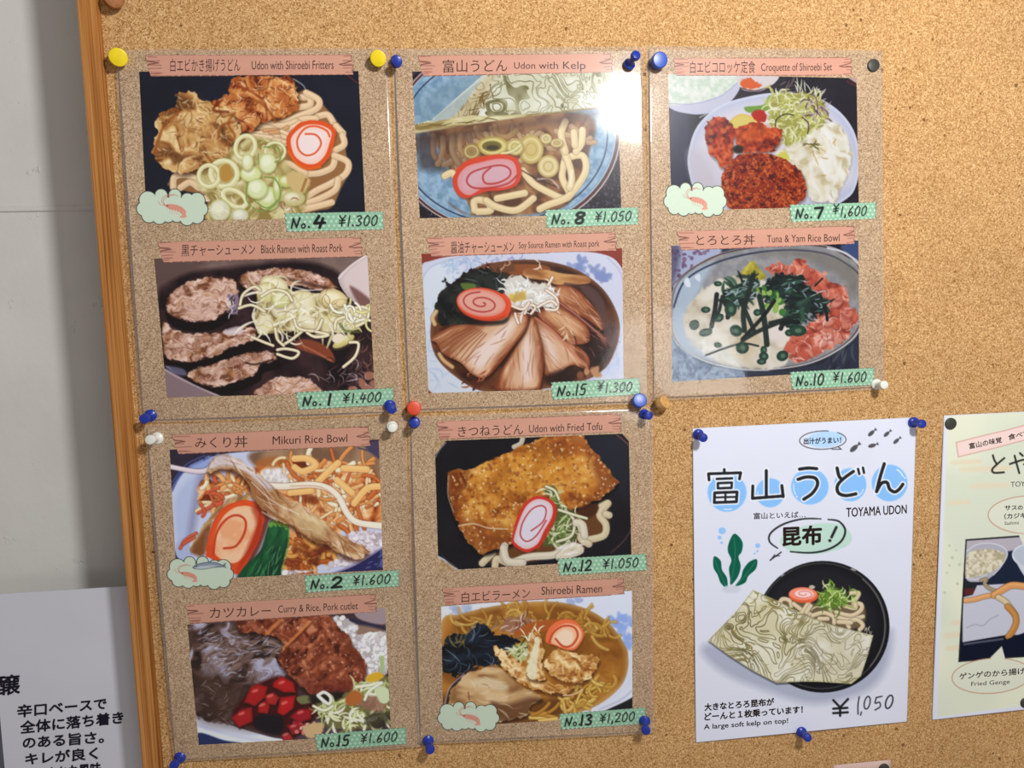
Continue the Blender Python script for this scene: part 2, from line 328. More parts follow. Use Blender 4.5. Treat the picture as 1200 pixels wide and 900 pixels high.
class Pic:
    def __init__(s, ox, oy, x0, y0, x1, y1, base=(128, 128, 128), st=2.0, z=4.0):
        s.ox, s.oy, s.x0, s.y0, s.st, s.z = ox, oy, x0, y0, st, z
        s.w = int((x1 - x0) / st) + 1; s.h = int((y1 - y0) / st) + 1
        s.X, s.Y = np.meshgrid(x0 + np.arange(s.w, dtype=np.float32) * st, y0 + np.arange(s.h, dtype=np.float32) * st)
        s.a = np.ones((s.h, s.w, 3), np.float32) * C3(base)
        s.clip = None
        s.r = random.Random(7)
    def noise(s, scale, seed=0, octv=4, stretch=1.0, rot=0.0, warp=0.0):
        c, n_ = math.cos(math.radians(rot)), math.sin(math.radians(rot))
        X, Y = s.X, s.Y
        if warp:
            wx = s.noise(scale * 1.5, seed + 71, 2) - .5; wy = s.noise(scale * 1.5, seed + 72, 2) - .5
            X = X + wx * warp; Y = Y + wy * warp
        U = (X * c + Y * n_) / (scale * stretch); V = (-X * n_ + Y * c) / scale
        r = np.random.RandomState(seed)
        tot = np.zeros_like(X); amp = 1.0; sm = 0
        for o in range(octv):
            L = r.rand(64, 64).astype(np.float32)
            u = U + o * 17.3; v = V + o * 9.1
            iu = np.floor(u); iv = np.floor(v); fu = u - iu; fv = v - iv
            fu = fu * fu * (3 - 2 * fu); fv = fv * fv * (3 - 2 * fv)
            iu = iu.astype(int) % 64; iv = iv.astype(int) % 64; ju = (iu + 1) % 64; jv = (iv + 1) % 64
            tot += amp * ((L[iv, iu] * (1 - fu) + L[iv, ju] * fu) * (1 - fv) + (L[jv, iu] * (1 - fu) + L[jv, ju] * fu) * fv)
            sm += amp; amp *= .55; U = U * 2; V = V * 2
        n = tot / sm
        return np.clip((n - .5) * 1.7 + .5, 0, 1)
    def ramp(s, n, stops):
        t = [q[0] for q in stops]; out = np.empty(n.shape + (3,), np.float32)
        for k in range(3): out[..., k] = np.interp(n, t, [q[1][k] / 255.0 for q in stops])
        return out
    def box(s, pts, m):
        i0 = max(int((pts[:, 0].min() - m - s.x0) / s.st), 0); i1 = min(int((pts[:, 0].max() + m - s.x0) / s.st) + 2, s.w)
        j0 = max(int((pts[:, 1].min() - m - s.y0) / s.st), 0); j1 = min(int((pts[:, 1].max() + m - s.y0) / s.st) + 2, s.h)
        if i1 <= i0 or j1 <= j0: return None
        return (slice(j0, j1), slice(i0, i1))
    def sdf(s, pts, soft, wob=None):
        sl = s.box(pts, soft + (wob[0] if wob else 0) + 4)
        if sl is None: return None, None
        X, Y = s.X[sl], s.Y[sl]
        if wob:
            amp, sc, sd = wob
            X = X + (s.noise(sc, sd, 3)[sl] - .5) * 2 * amp; Y = Y + (s.noise(sc, sd + 5, 3)[sl] - .5) * 2 * amp
        d2 = np.full(X.shape, 1e9, np.float32); ins = np.zeros(X.shape, bool)
        m = len(pts)
        for i in range(m):
            ax, ay = pts[i]; bx, by = pts[(i + 1) % m]
            ex, ey = bx - ax, by - ay; l2 = ex * ex + ey * ey
            if l2 < 1e-9: continue
            t = np.clip(((X - ax) * ex + (Y - ay) * ey) / l2, 0, 1)
            d2 = np.minimum(d2, (X - ax - t * ex) ** 2 + (Y - ay - t * ey) ** 2)
            if ey != 0:
                cr = ((ay <= Y) != (by <= Y)) & (X < ax + (Y - ay) / ey * ex)
                ins ^= cr
        d = np.sqrt(d2); d[ins] *= -1
        return sl, d
    def put(s, sl, m, col):
        if s.clip is not None: m = m * s.clip[sl]
        m = m[..., None]
        c = col[sl] if isinstance(col, np.ndarray) and col.ndim == 3 else (C3(col))
        s.a[sl] = s.a[sl] * (1 - m) + c * m
    def mask(s, pts, soft=3, smooth=True, wob=None):
        M = np.zeros((s.h, s.w), np.float32)
        P = catmull(pts, True, 5) if smooth else np.array(pts, float)
        sl, d = s.sdf(P, soft, wob)
        if sl: M[sl] = np.clip(.5 - d / soft, 0, 1)
        return M
    def fill(s, pts, col, smooth=True, soft=3, wob=None, al=1.0, rim=None):
        P = catmull(pts, True, 5) if smooth else np.array(pts, float)
        sl, d = s.sdf(P, soft, wob)
        if sl is None: return
        s.put(sl, np.clip(.5 - d / soft, 0, 1) * al, col)
        if rim:                                     # (colour, width, alpha): a soft band inside the outline
            m = np.clip(.5 - d / soft, 0, 1) * np.clip(1 + d / rim[1], 0, 1) * rim[2]
            s.put(sl, m, rim[0])
    def ell(s, cx, cy, rx, ry, rot=0, a0=0, a1=360, n=26):
        c, q = math.cos(math.radians(rot)), math.sin(math.radians(rot)); out = []
        full = abs(a1 - a0) >= 360
        for k in range(n if full else n + 1):
            t = math.radians(a0 + (a1 - a0) * k / n)
            x, y = rx * math.cos(t), ry * math.sin(t)
            out.append((cx + x * c - y * q, cy + x * q + y * c))
        return out
    def oval(s, cx, cy, rx, ry, col, rot=0, **k):
        s.fill(s.ell(cx, cy, rx, ry, rot), col, smooth=False, **k)
    def line(s, pts, w, col, al=1.0, soft=2.5, smooth=True, taper=0.0, closed=False):
        P = catmull(pts, closed, 6) if smooth else np.array(pts, float)
        if closed: P = np.vstack([P, P[:1]])
        sl = s.box(P, w / 2 + soft + 2)
        if sl is None: return
        X, Y = s.X[sl], s.Y[sl]; D = np.full(X.shape, 1e9, np.float32); m = len(P)
        for i in range(m - 1):
            ax, ay = P[i]; ex, ey = P[i + 1] - P[i]; l2 = ex * ex + ey * ey
            if l2 < 1e-9: continue
            t = np.clip(((X - ax) * ex + (Y - ay) * ey) / l2, 0, 1)
            d = np.sqrt((X - ax - t * ex) ** 2 + (Y - ay - t * ey) ** 2)
            if taper:
                g = (i + t) / (m - 1); d = d - (w / 2) * (1 - taper * np.abs(2 * g - 1) ** 2)
            else: d = d - w / 2
            D = np.minimum(D, d)
        s.put(sl, np.clip(.5 - D / soft, 0, 1) * al, col)
        return
    def noodle(s, pts, w, col=(226, 200, 160), dark=None, hi=None, al=1.0, taper=0.0):
        c = np.array(col, float)
        dk = tuple(c * .62) if dark is None else dark
        h = tuple(np.minimum(c * 1.0 + 22, 255)) if hi is None else hi
        s.line(pts, w + 5, dk, .6 * al, 5, taper=taper)
        s.line(pts, w - 1, col, al, 4, taper=taper)
        o = [(x - w * .12, y - w * .16) for x, y in pts]
        s.line(o, w * .38, h, .75 * al, w * .35, taper=taper)
    def bez(s, x, y, L, ang, curl, n=5):
        out = [(x, y)]; a = ang
        for k in range(n):
            a += curl / n; x += L / n * math.cos(a); y += L / n * math.sin(a); out.append((x, y))
        return out
    def spots(s, region, n, seed=1):
        P = np.array(region, float); r = random.Random(seed); out = []
        x0, y0 = P.min(0); x1, y1 = P.max(0); m = len(P); g = 0
        while len(out) < n and g < n * 30:
            g += 1; x = r.uniform(x0, x1); y = r.uniform(y0, y1); c = False
            for i in range(m):
                ax, ay = P[i]; bx, by = P[(i + 1) % m]
                if (ay <= y) != (by <= y) and x < ax + (y - ay) / (by - ay) * (bx - ax): c = not c
            if c: out.append((x, y, r))
        return out
    def strands(s, region, n, L, w, cols, seed=1, ang=None, curl=2.5, al=.9, tube=False):
        for x, y, r in s.spots(region, n, seed):
            a = r.uniform(0, 6.28) if ang is None else math.radians(r.uniform(*ang))
            pts = s.bez(x, y, r.uniform(*L), a, r.uniform(-curl, curl)); c = r.choice(cols); ww = r.uniform(*w)
            if tube: s.noodle(pts, ww, c, al=min(1, al + .1))
            else: s.line(pts, ww, c, al, max(2.5, ww * .5), taper=.75)
    def blobs(s, region, n, R, cols, seed=1, rim=None, soft=5, al=1.0, wob=None, dark=None):
        for x, y, r in s.spots(region, n, seed):
            q = r.uniform(*R); e = s.ell(x, y, q, q * r.uniform(.55, .95), r.uniform(0, 180), n=10)
            if dark: s.fill([(a + 2, b + q * .35) for a, b in e], dark, soft=q * .5, al=.5)
            s.fill(e, r.choice(cols), soft=soft, al=al, rim=rim, wob=wob)
    def rings(s, region, n, R, cols, seed=1, w=(8, 14)):
        for x, y, r in s.spots(region, n, seed):
            q = r.uniform(*R); e = s.ell(x, y, q, q * r.uniform(.6, .95), r.uniform(0, 180), n=10)
            s.noodle(e + e[:1], r.uniform(*w), r.choice(cols))
    def dapple(s, M, n, lo, hi, col, al=1.0):
        s.put((slice(0, s.h), slice(0, s.w)), M * np.clip((n - lo) / (hi - lo), 0, 1) * al, col)
    def all(s): return (slice(0, s.h), slice(0, s.w))
    def naruto(s, outer, spiral, red=(214, 62, 30), pink=(238, 170, 160), white=(240, 214, 214), band=26, lw=9, spl=None):
        s.fill([(x + 3, y + 6) for x, y in outer], (60, 30, 15), soft=14, al=.5)
        s.fill(outer, red, soft=4, wob=(3, 40, 3))
        c = np.mean(np.array(outer), 0); inner = []
        for x, y in outer:
            d = np.array((x, y)) - c; l = np.linalg.norm(d); inner.append(tuple(c + d * max(l - band, 2) / l))
        s.fill(inner, white, soft=6, rim=(pink, band * 1.6, .9))
        s.line(spiral, lw, spl or red, .92, 4)
    def srgb(s): return np.clip(s.a, 0, 1)
# ------------------------------------------------------------------ the printed dishes
def paint_fritter_udon():
    p = Pic(150, 60, 40, 80, 1125, 805, (24, 25, 36))
    p.put(p.all(), p.noise(120, 3) * .5, (32, 36, 54))
    p.line([(775, 130), (825, 165), (835, 215)], 5, (200, 205, 210), .7, 5); p.line([(1030, 115), (1078, 150)], 7, (90, 40, 40), .8)
    body = [(195, 610), (330, 500), (500, 400), (640, 320), (790, 200), (850, 185), (905, 240), (960, 305), (1015, 380), (1020, 460), (1035, 560), (1000, 640), (955, 730), (880, 750), (700, 800), (380, 800), (365, 690), (215, 640)]
    p.fill(body, (150, 104, 62), soft=10)
    N = (222, 190, 150)
    for q in ([(810, 215), (850, 220), (852, 252), (805, 262)], [(835, 195), (893, 228), (885, 268), (800, 305), (690, 352)], [(960, 330), (935, 298), (890, 305)],
              [(975, 350), (1008, 385)], [(880, 315), (800, 325), (730, 385), (690, 400)], [(1005, 395), (1012, 438), (960, 468), (925, 475)], [(640, 330), (720, 350), (790, 330)],
              [(612, 352), (680, 368), (745, 410)], [(560, 400), (640, 385), (700, 400)], [(560, 430), (650, 415), (745, 430)], [(970, 505), (955, 545), (900, 570), (845, 575)],
              [(965, 488), (1030, 520), (1020, 575), (950, 620), (880, 655), (815, 700)], [(985, 600), (970, 650), (900, 690), (830, 715)], [(955, 708), (880, 728), (800, 745)],
              [(212, 640), (218, 590), (272, 580), (320, 600)], [(245, 640), (290, 615), (330, 640)], [(360, 690), (420, 690), (480, 680)], [(690, 520), (760, 530), (830, 570)]):
        p.noodle(q, 30, N)
    p.strands([(560, 380), (760, 360), (760, 430), (600, 440)], 8, (60, 120), (16, 22), [(226, 196, 158), (205, 150, 100)], 4, (-30, 30), 1, tube=True)
    left = [(150, 300), (225, 265), (230, 205), (295, 180), (350, 230), (400, 250), (470, 270), (520, 330), (530, 420), (490, 490), (420, 520), (340, 545), (270, 575), (170, 545), (120, 480), (130, 390)]
    right = [(400, 240), (480, 190), (500, 125), (700, 118), (770, 130), (800, 200), (790, 260), (720, 310), (640, 330), (600, 360), (540, 380), (500, 320), (440, 290), (390, 280)]
    def frit(pts, ramp, sd, lights, darks):
        n = p.noise(60, sd, 4, 1.8, 40, 110)
        p.fill([(x + 4, y + 12) for x, y in pts], (40, 18, 8), soft=24, al=.7)
        p.fill(pts, p.ramp(n, ramp), soft=6, wob=(12, 34, sd))
        p.clip = p.mask(pts, 6, wob=(12, 34, sd))
        p.strands(pts, 70, (30, 100), (5, 16), lights, sd, None, 3.4, .45); p.strands(pts, 55, (20, 80), (3, 9), darks, sd + 1, None, 3, .5)
        p.strands(pts, 30, (16, 50), (3, 6), [(250, 232, 196)], sd + 2, None, 3, .6)
        p.clip = None
    frit(right, [(.15, (92, 34, 16)), (.4, (162, 80, 34)), (.65, (204, 130, 70)), (.9, (232, 184, 124))], 21, [(214, 140, 76), (196, 112, 54), (230, 176, 112)], [(110, 40, 18), (84, 28, 14)])
    frit(left, [(.12, (100, 62, 30)), (.35, (168, 112, 60)), (.6, (206, 160, 98)), (.9, (236, 208, 156))], 33, [(228, 188, 128), (238, 210, 160), (206, 158, 96)], [(128, 76, 36), (96, 56, 28)])
    for c in (((150, 300), (215, 275), (235, 290), (175, 340), (140, 420), (128, 480)), ((690, 330), (660, 280), (620, 240), (560, 225)), ((500, 290), (470, 340), (500, 400), (460, 440)), ((500, 330), (440, 350), (420, 410)),):
        p.line(list(c), 13, (150, 78, 30), .75, 8)
    p.line([(440, 230), (400, 275), (470, 285)], 12, (120, 44, 18), .8, 7); p.line([(500, 160), (560, 180), (640, 240), (650, 320)], 10, (130, 48, 20), .6, 8)
    p.fill([(190, 480), (240, 478), (262, 500), (220, 530)], (92, 48, 20), soft=14, al=.7); p.fill([(300, 505), (350, 490), (340, 515)], (92, 48, 20), soft=12, al=.7)
    on = [(330, 580), (420, 520), (520, 430), (600, 400), (720, 440), (740, 520), (820, 590), (850, 650), (830, 740), (720, 790), (380, 795), (390, 700), (330, 640)]
    p.fill(on, p.ramp(p.noise(50, 9, 3, warp=60), [(.2, (150, 128, 70)), (.5, (198, 182, 124)), (.8, (224, 216, 172))]), soft=16, wob=(10, 50, 4))
    for cx, cy, rx, ry, rot, w in ((450, 575, 62, 60, 20, 26), (380, 585, 48, 50, 0, 20), (550, 450, 45, 55, 20, 20), (690, 470, 46, 42, 0, 13), (500, 690, 60, 34, 30, 22)):
        p.noodle(p.ell(cx, cy, rx, ry, rot, n=14) + p.ell(cx, cy, rx, ry, rot, n=14)[:2], w, (220, 212, 160), (160, 148, 84), (244, 242, 208))
    p.fill([(435, 540), (475, 530), (490, 590), (455, 615), (430, 590)], (186, 140, 66), soft=10)
    for cx, cy, rx, ry, c in ((575, 575, 50, 38, (218, 222, 160)), (655, 525, 42, 48, (222, 224, 178)), (660, 690, 52, 56, (206, 214, 150)), (605, 645, 50, 48, (216, 222, 170)), (430, 745, 50, 52, (218, 212, 182)), (525, 770, 40, 34, (214, 210, 190)), (700, 640, 20, 60, (196, 204, 130)), (775, 690, 55, 36, (206, 190, 140)), (740, 610, 34, 28, (200, 200, 118)), (560, 520, 28, 40, (226, 220, 176))):
        p.oval(cx + 3, cy + 7, rx, ry, (110, 96, 44), soft=14, al=.55)
        p.oval(cx, cy, rx, ry, c, soft=5, rim=((168, 178, 96), 10, .7)); p.oval(cx - rx * .15, cy - ry * .2, rx * .55, ry * .5, (240, 240, 214), soft=16, al=.75)
    for pts, w in (([(560, 620), (558, 700), (620, 750), (690, 720), (715, 660), (690, 600), (640, 590)], 8), ([(590, 700), (650, 735), (700, 700)], 7), ([(640, 450), (700, 450), (715, 500), (690, 520)], 8), ([(610, 480), (612, 530)], 6)):
        p.line(pts, w, (128, 148, 72), .9, 4)
    p.fill([(770, 560), (850, 595), (835, 650), (780, 660), (740, 610)], (206, 178, 120), soft=10, wob=(6, 20, 3)); p.line([(835, 600), (815, 655)], 12, (150, 90, 40), .7, 6)
    p.strands([(720, 690), (820, 700), (830, 740), (730, 760)], 10, (20, 50), (6, 12), [(236, 228, 214), (190, 160, 120), (150, 110, 80)], 8)
    p.strands([(380, 680), (730, 640), (720, 790), (380, 790)], 14, (20, 60), (3, 6), [(246, 244, 226)], 12, al=.6)
    p.naruto([(745, 400), (800, 340), (860, 322), (930, 335), (972, 370), (965, 430), (940, 500), (890, 545), (830, 548), (775, 515), (750, 470)],
             [(832, 388), (880, 392), (905, 430), (880, 475), (835, 488), (800, 460), (795, 410), (830, 362), (880, 352), (930, 372), (945, 400)], (222, 84, 36), (244, 196, 176), (240, 218, 214), 22, 9)
    p.line([(752, 470), (790, 525), (840, 552), (900, 542)], 12, (232, 100, 30), .9, 5)
    return p

def kelp_tex(p, scale, seed, k, cream, line, lw=3.2, stretch=1.6, rot=20, warp=120):
    v = p.noise(scale, seed, 3, stretch, rot, warp) * k
    gy, gx = np.gradient(v); g = np.hypot(gx, gy) / p.st
    d = np.abs(((v + .5) % 1.0) - .5) / np.maximum(g, .004)
    vary = .35 + .65 * p.noise(scale * .6, seed + 4, 2)
    m = np.clip(1.5 - d / lw, 0, 1) * vary
    edge = np.clip(1 - ((v % 1.0) / np.maximum(g, .004)) / (lw * 4), 0, 1) * .22 * vary
    base = p.ramp(p.noise(scale * .8, seed + 9, 3), cream)
    base = base * (1 - edge[..., None]) + C3((166, 150, 84)) * edge[..., None]
    return base * (1 - m[..., None]) + C3(line) * m[..., None]

def paint_kelp_udon():
    p = Pic(470, 60, 40, 80, 1045, 795, (34, 24, 34))
    p.put(p.all(), (p.noise(9, 2, 2) > .72).astype(np.float32) * .45, (120, 130, 150))
    bowl = p.ell(490, 400, 540, 452, -4, n=60)
    p.fill(bowl, (206, 190, 186), False, 4); p.fill(p.ell(489, 400, 534, 446, -4, n=60), (84, 46, 46), False, 5); p.fill(p.ell(486, 400, 522, 434, -4, n=60), (198, 204, 212), False, 4)
    p.fill(p.ell(486, 400, 518, 430, -4, n=60), (134, 168, 198), False, 4)
    blue = p.ramp(p.noise(26, 5, 3), [(.2, (118, 152, 182)), (.8, (160, 190, 214))])
    p.fill(p.ell(486, 400, 510, 422, -4, n=60), blue, False, 4)
    p.line(p.ell(482, 404, 486, 398, -4, n=60), 7, (42, 56, 84), .9, 4, closed=True)
    p.fill([(70, 320), (130, 200), (380, 90), (420, 120), (300, 190), (120, 330)], (122, 150, 166), soft=60, al=.6)
    p.fill([(80, 380), (420, 300), (880, 300), (880, 480), (840, 600), (740, 740), (330, 770), (170, 640), (95, 500)], p.ramp(p.noise(60, 4, 3, warp=50), [(.2, (96, 60, 40)), (.6, (150, 100, 62)), (.9, (182, 134, 88))]), soft=16)
    p.fill([(70, 390), (130, 380), (230, 560), (330, 760), (200, 690), (110, 560)], blue, soft=12)
    p.fill([(75, 388), (135, 380), (190, 520), (240, 560), (150, 560), (85, 540)], (62, 52, 52), soft=40, al=.75)
    p.strands([(150, 390), (360, 370), (330, 520), (220, 540)], 10, (90, 160), (24, 30), [(146, 112, 84), (166, 128, 92)], 5, (60, 110), 1.2, tube=True)
    p.strands([(300, 360), (800, 330), (860, 440), (700, 460), (420, 400)], 22, (60, 130), (20, 28), [(184, 146, 104), (168, 124, 84), (196, 160, 118)], 8, (20, 120), 2, tube=True)
    p.noodle([(440, 350), (450, 390), (500, 400), (540, 370)], 26, (176, 136, 86)); p.noodle([(150, 395), (150, 470), (160, 500)], 26, (130, 98, 78)); p.noodle([(240, 400), (240, 470), (270, 530)], 28, (150, 116, 84))
    for q in ([(770, 500), (755, 590), (790, 670), (760, 690), (690, 660), (620, 620), (570, 560)], [(770, 500), (850, 490), (865, 560), (820, 640), (770, 690), (690, 720), (650, 740)], [(850, 370), (845, 430), (820, 470)], [(760, 460), (790, 540), (800, 600), (790, 640)],
              [(770, 330), (750, 390), (770, 470)], [(810, 380), (815, 440)], [(345, 745), (345, 700), (400, 705), (420, 745), (360, 752)], [(400, 700), (450, 730), (540, 745), (620, 690)], [(450, 690), (580, 665)], [(205, 585), (240, 570), (260, 600)]):
        p.noodle(q, 32, (232, 208, 160))
    p.line([(560, 555), (640, 600), (745, 640)], 7, (60, 34, 30), .7, 4); p.line([(640, 600), (700, 600), (740, 640)], 8, (240, 236, 240), .6, 5); p.line([(800, 560), (795, 630)], 12, (250, 240, 220), .8, 6)
    for cx, cy, rx, ry, c in ((430, 445, 72, 45, (214, 196, 110)), (610, 460, 58, 68, (214, 190, 118)), (690, 540, 50, 52, (226, 204, 150)), (535, 450, 40, 38, (216, 200, 130)), (680, 410, 26, 24, (216, 196, 150)), (730, 430, 30, 20, (200, 170, 120)), (330, 470, 40, 36, (160, 126, 78))):
        p.oval(cx + 3, cy + 8, rx, ry, (110, 74, 36), soft=14, al=.6); p.oval(cx, cy, rx, ry, c, soft=5, rim=((176, 150, 70), 12, .8)); p.line(p.ell(cx, cy, rx * .72, ry * .72), 6, (238, 228, 176), .7, 5, closed=True); p.line(p.ell(cx, cy, rx * .42, ry * .42), 5, (180, 156, 80), .7, 5, closed=True)
    p.oval(425, 445, 46, 24, (120, 104, 48), soft=8); p.oval(430, 452, 30, 12, (70, 60, 34), soft=8)
    p.noodle([(470, 480), (520, 470), (560, 440)], 12, (226, 214, 150))
    K = kelp_tex(p, 90, 12, 5, [(.2, (212, 210, 182)), (.6, (226, 226, 206)), (.9, (234, 236, 224))], (118, 110, 66), 2.4, 1.3, 60, 160)
    p.clip = p.mask([(60, 345), (150, 318), (400, 95), (1045, 80), (1045, 240), (930, 268), (640, 300), (360, 338), (62, 388)], 5, False)
    p.put(p.all(), np.ones_like(p.X), K)
    p.fill([(240, 310), (400, 120), (440, 120), (400, 200), (340, 310)], (186, 160, 106), soft=50, al=.6)
    p.strands([(300, 300), (400, 140), (440, 160), (360, 320)], 26, (40, 90), (4, 7), [(128, 92, 44), (108, 80, 40)], 6, (100, 160), 1, .8)
    p.fill([(140, 330), (210, 240), (400, 100), (370, 140), (250, 300)], (176, 190, 190), soft=8, al=.9)
    p.line([(150, 318), (250, 230), (395, 110)], 6, (226, 228, 214), .9, 4)
    p.fill([(60, 346), (330, 300), (420, 306), (640, 290), (930, 262), (930, 270), (640, 304), (420, 336), (62, 388)], p.ramp(p.noise(30, 6, 3, 4, -8), [(.2, (150, 124, 66)), (.5, (206, 190, 136)), (.8, (232, 224, 180))]), False, 5)
    p.line([(62, 388), (330, 345), (640, 303), (930, 270)], 5, (120, 92, 50), .8, 4)
    p.strands([(80, 350), (400, 310), (400, 330), (80, 380)], 14, (40, 90), (3, 5), [(110, 86, 40)], 7, (-14, 0), .5, .8)
    p.clip = None
    p.fill([(70, 394), (420, 342), (930, 276), (900, 320), (420, 390), (90, 440)], (70, 46, 40), soft=50, al=.5)
    p.naruto([(250, 580), (290, 530), (370, 500), (470, 488), (540, 505), (562, 560), (550, 620), (490, 650), (390, 660), (310, 690), (265, 670), (245, 630)],
             [(420, 545), (385, 580), (395, 618), (450, 618), (505, 590), (510, 555), (470, 535), (400, 545), (330, 570), (308, 610), (340, 640), (420, 640), (500, 620), (545, 580)], (222, 70, 44), (228, 150, 150), (222, 176, 186), 22, 9, (190, 60, 60))
    p.line([(262, 560), (330, 512), (470, 490), (540, 508)], 16, (226, 72, 36), .9, 6)
    return p

def paint_croquette():
    p = Pic(760, 60, 85, 100, 1000, 760, (34, 30, 40))
    p.put(p.all(), p.noise(140, 3) * .6, (58, 52, 66))
    p.fill([(90, 240), (200, 250), (180, 640), (90, 640)], (64, 68, 96), soft=60, al=.7)
    p.fill([(85, 90), (440, 90), (430, 170), (380, 240), (300, 285), (200, 295), (85, 250)], (206, 206, 226), soft=4); p.fill([(85, 90), (425, 95), (412, 150), (330, 210), (200, 245), (85, 240)], p.ramp(p.noise(20, 5, 3), [(.2, (208, 224, 206)), (.5, (228, 234, 222)), (.9, (240, 242, 236))]), soft=5)
    p.line([(415, 150), (330, 214), (200, 248), (85, 244)], 5, (176, 178, 206), .8, 4)
    p.fill([(425, 110), (600, 110), (590, 150), (530, 185), (470, 188), (430, 170)], (226, 216, 218), soft=4); p.fill([(432, 140), (480, 128), (530, 160), (500, 176), (440, 172)], (224, 98, 44), soft=7, wob=(6, 16, 2)); p.line([(430, 172), (500, 186), (580, 160)], 7, (90, 60, 60), .8, 3)
    p.strands([(600, 150), (700, 160), (690, 200), (610, 200)], 24, (20, 60), (3, 6), [(120, 100, 100), (60, 50, 54)], 3, (-60, 30), 1)
    p.fill([(935, 125), (990, 125), (990, 160)], (206, 170, 170), False, 5); p.line([(930, 140), (990, 172)], 6, (110, 40, 40))
    p.line([(240, 310), (360, 250)], 6, (190, 190, 206), .8)
    pl = p.ell(588, 460, 408, 262, 0, n=70)
    pl = [(188, 470), (230, 350), (330, 258), (460, 215), (600, 195), (760, 208), (880, 270), (960, 370), (990, 500), (975, 620), (930, 690), (800, 740), (420, 760), (240, 680), (190, 570)]
    p.fill([(x + 4, y + 12) for x, y in pl], (30, 26, 36), soft=26, al=.7)
    p.fill(pl, (198, 202, 226), soft=5, rim=((226, 230, 246), 16, .9))
    p.fill([(215, 480), (330, 300), (600, 230), (850, 290), (950, 480), (920, 640), (420, 740), (250, 640)], (222, 218, 230), soft=50)
    p.fill([(190, 480), (260, 480), (330, 620), (330, 720), (230, 660)], (206, 198, 210), soft=60, al=.8)
    p.fill([(450, 262), (540, 250), (565, 210), (575, 250), (600, 240), (590, 268), (480, 290)], (120, 160, 66), soft=6); p.fill([(545, 255), (565, 208), (578, 250)], (150, 180, 90), soft=6)
    cab = [(560, 300), (575, 200), (690, 195), (800, 220), (835, 300), (800, 380), (740, 420), (650, 440), (600, 380)]
    p.fill(cab, (164, 160, 80), soft=14, wob=(12, 24, 3))
    p.strands(cab, 190, (30, 80), (5, 9), [(224, 222, 158), (206, 206, 122), (240, 240, 210), (184, 184, 90), (236, 234, 196)], 5, None, 4, .9)
    p.strands([(720, 210), (830, 240), (830, 330), (740, 300)], 26, (20, 60), (5, 8), [(120, 80, 100), (90, 56, 76), (190, 170, 180)], 6, None, 3, .9)
    p.line([(595, 355), (600, 320), (640, 295), (680, 300)], 6, (50, 50, 30), .9, 3); p.line([(720, 310), (750, 340), (745, 390)], 6, (90, 56, 70), .9, 3)
    p.strands([(690, 180), (830, 200), (830, 250), (700, 220)], 14, (30, 70), (4, 6), [(226, 222, 190), (240, 240, 220)], 7, (-120, -30), 1)
    sal = [(600, 480), (700, 430), (830, 340), (900, 350), (950, 470), (940, 560), (900, 640), (870, 700), (770, 700), (735, 620), (690, 550)]
    p.fill([(x, y + 8) for x, y in sal], (160, 150, 150), soft=20, al=.7)
    p.fill(sal, p.ramp(p.noise(44, 8, 3, 1.4, 60, 60), [(.15, (206, 190, 150)), (.4, (230, 222, 200)), (.8, (244, 240, 230))]), soft=7, wob=(10, 30, 4))
    p.clip = p.mask(sal, 6, wob=(10, 30, 4))
    p.strands(sal, 30, (60, 130), (16, 30), [(244, 240, 230), (236, 224, 196), (248, 246, 240)], 3, (30, 110), 1, .8); p.strands(sal, 18, (20, 60), (5, 9), [(206, 176, 110), (196, 150, 90), (188, 176, 150)], 4, (20, 120), 1, .7)
    p.strands([(720, 430), (780, 430), (780, 450), (720, 460)], 10, (20, 50), (5, 8), [(110, 100, 50), (160, 150, 80)], 5, (-30, 20), 1)
    p.clip = None
    p.fill([(600, 490), (640, 470), (660, 510), (620, 520)], (214, 206, 90), soft=8)
    p.fill([(380, 330), (430, 295), (490, 310), (520, 340), (430, 360), (395, 360)], (226, 206, 110), soft=6, rim=((236, 176, 60), 9, .8)); p.fill([(480, 295), (520, 275), (550, 290), (550, 330), (510, 330)], (186, 40, 24), soft=6, wob=(4, 12, 2))
    fr = [(.15, (86, 18, 10)), (.4, (150, 40, 18)), (.65, (196, 66, 28)), (.9, (226, 110, 60))]
    for pts, sd in (([(268, 350), (300, 315), (340, 308), (380, 330), (400, 380), (395, 450), (390, 500), (345, 545), (320, 510), (290, 480), (272, 420)], 4), ([(395, 370), (450, 345), (520, 330), (560, 360), (610, 360), (625, 400), (600, 450), (560, 470), (480, 475), (430, 470), (410, 420)], 5)):
        p.fill([(x + 3, y + 10) for x, y in pts], (70, 30, 20), soft=18, al=.6)
        p.fill(pts, p.ramp(p.noise(34, sd, 4, warp=30), fr), soft=5, wob=(7, 18, sd)); p.clip = p.mask(pts, 5)
        p.blobs(pts, 30, (6, 16), [(206, 80, 36), (178, 52, 22), (228, 120, 66)], sd, soft=8, al=.6); p.blobs(pts, 22, (5, 10), [(110, 24, 12)], sd + 1, soft=8, al=.6); p.clip = None
    p.fill([(430, 380), (530, 350), (600, 370), (560, 400), (450, 420)], (226, 106, 40), soft=40, al=.6); p.oval(420, 460, 26, 20, (40, 24, 24), soft=12)
    cr = [(342, 610), (355, 550), (400, 500), (470, 478), (560, 480), (640, 510), (710, 560), (738, 620), (735, 680), (700, 712), (600, 740), (400, 742), (360, 690)]
    p.fill([(x + 4, y + 8) for x, y in cr], (90, 50, 40), soft=20, al=.6)
    p.fill(cr, p.ramp(p.noise(16, 9, 3), [(.2, (84, 18, 10)), (.45, (146, 42, 16)), (.7, (188, 70, 28)), (.95, (222, 118, 58))]), soft=5, wob=(6, 14, 6)); p.clip = p.mask(cr, 5, wob=(6, 14, 6))
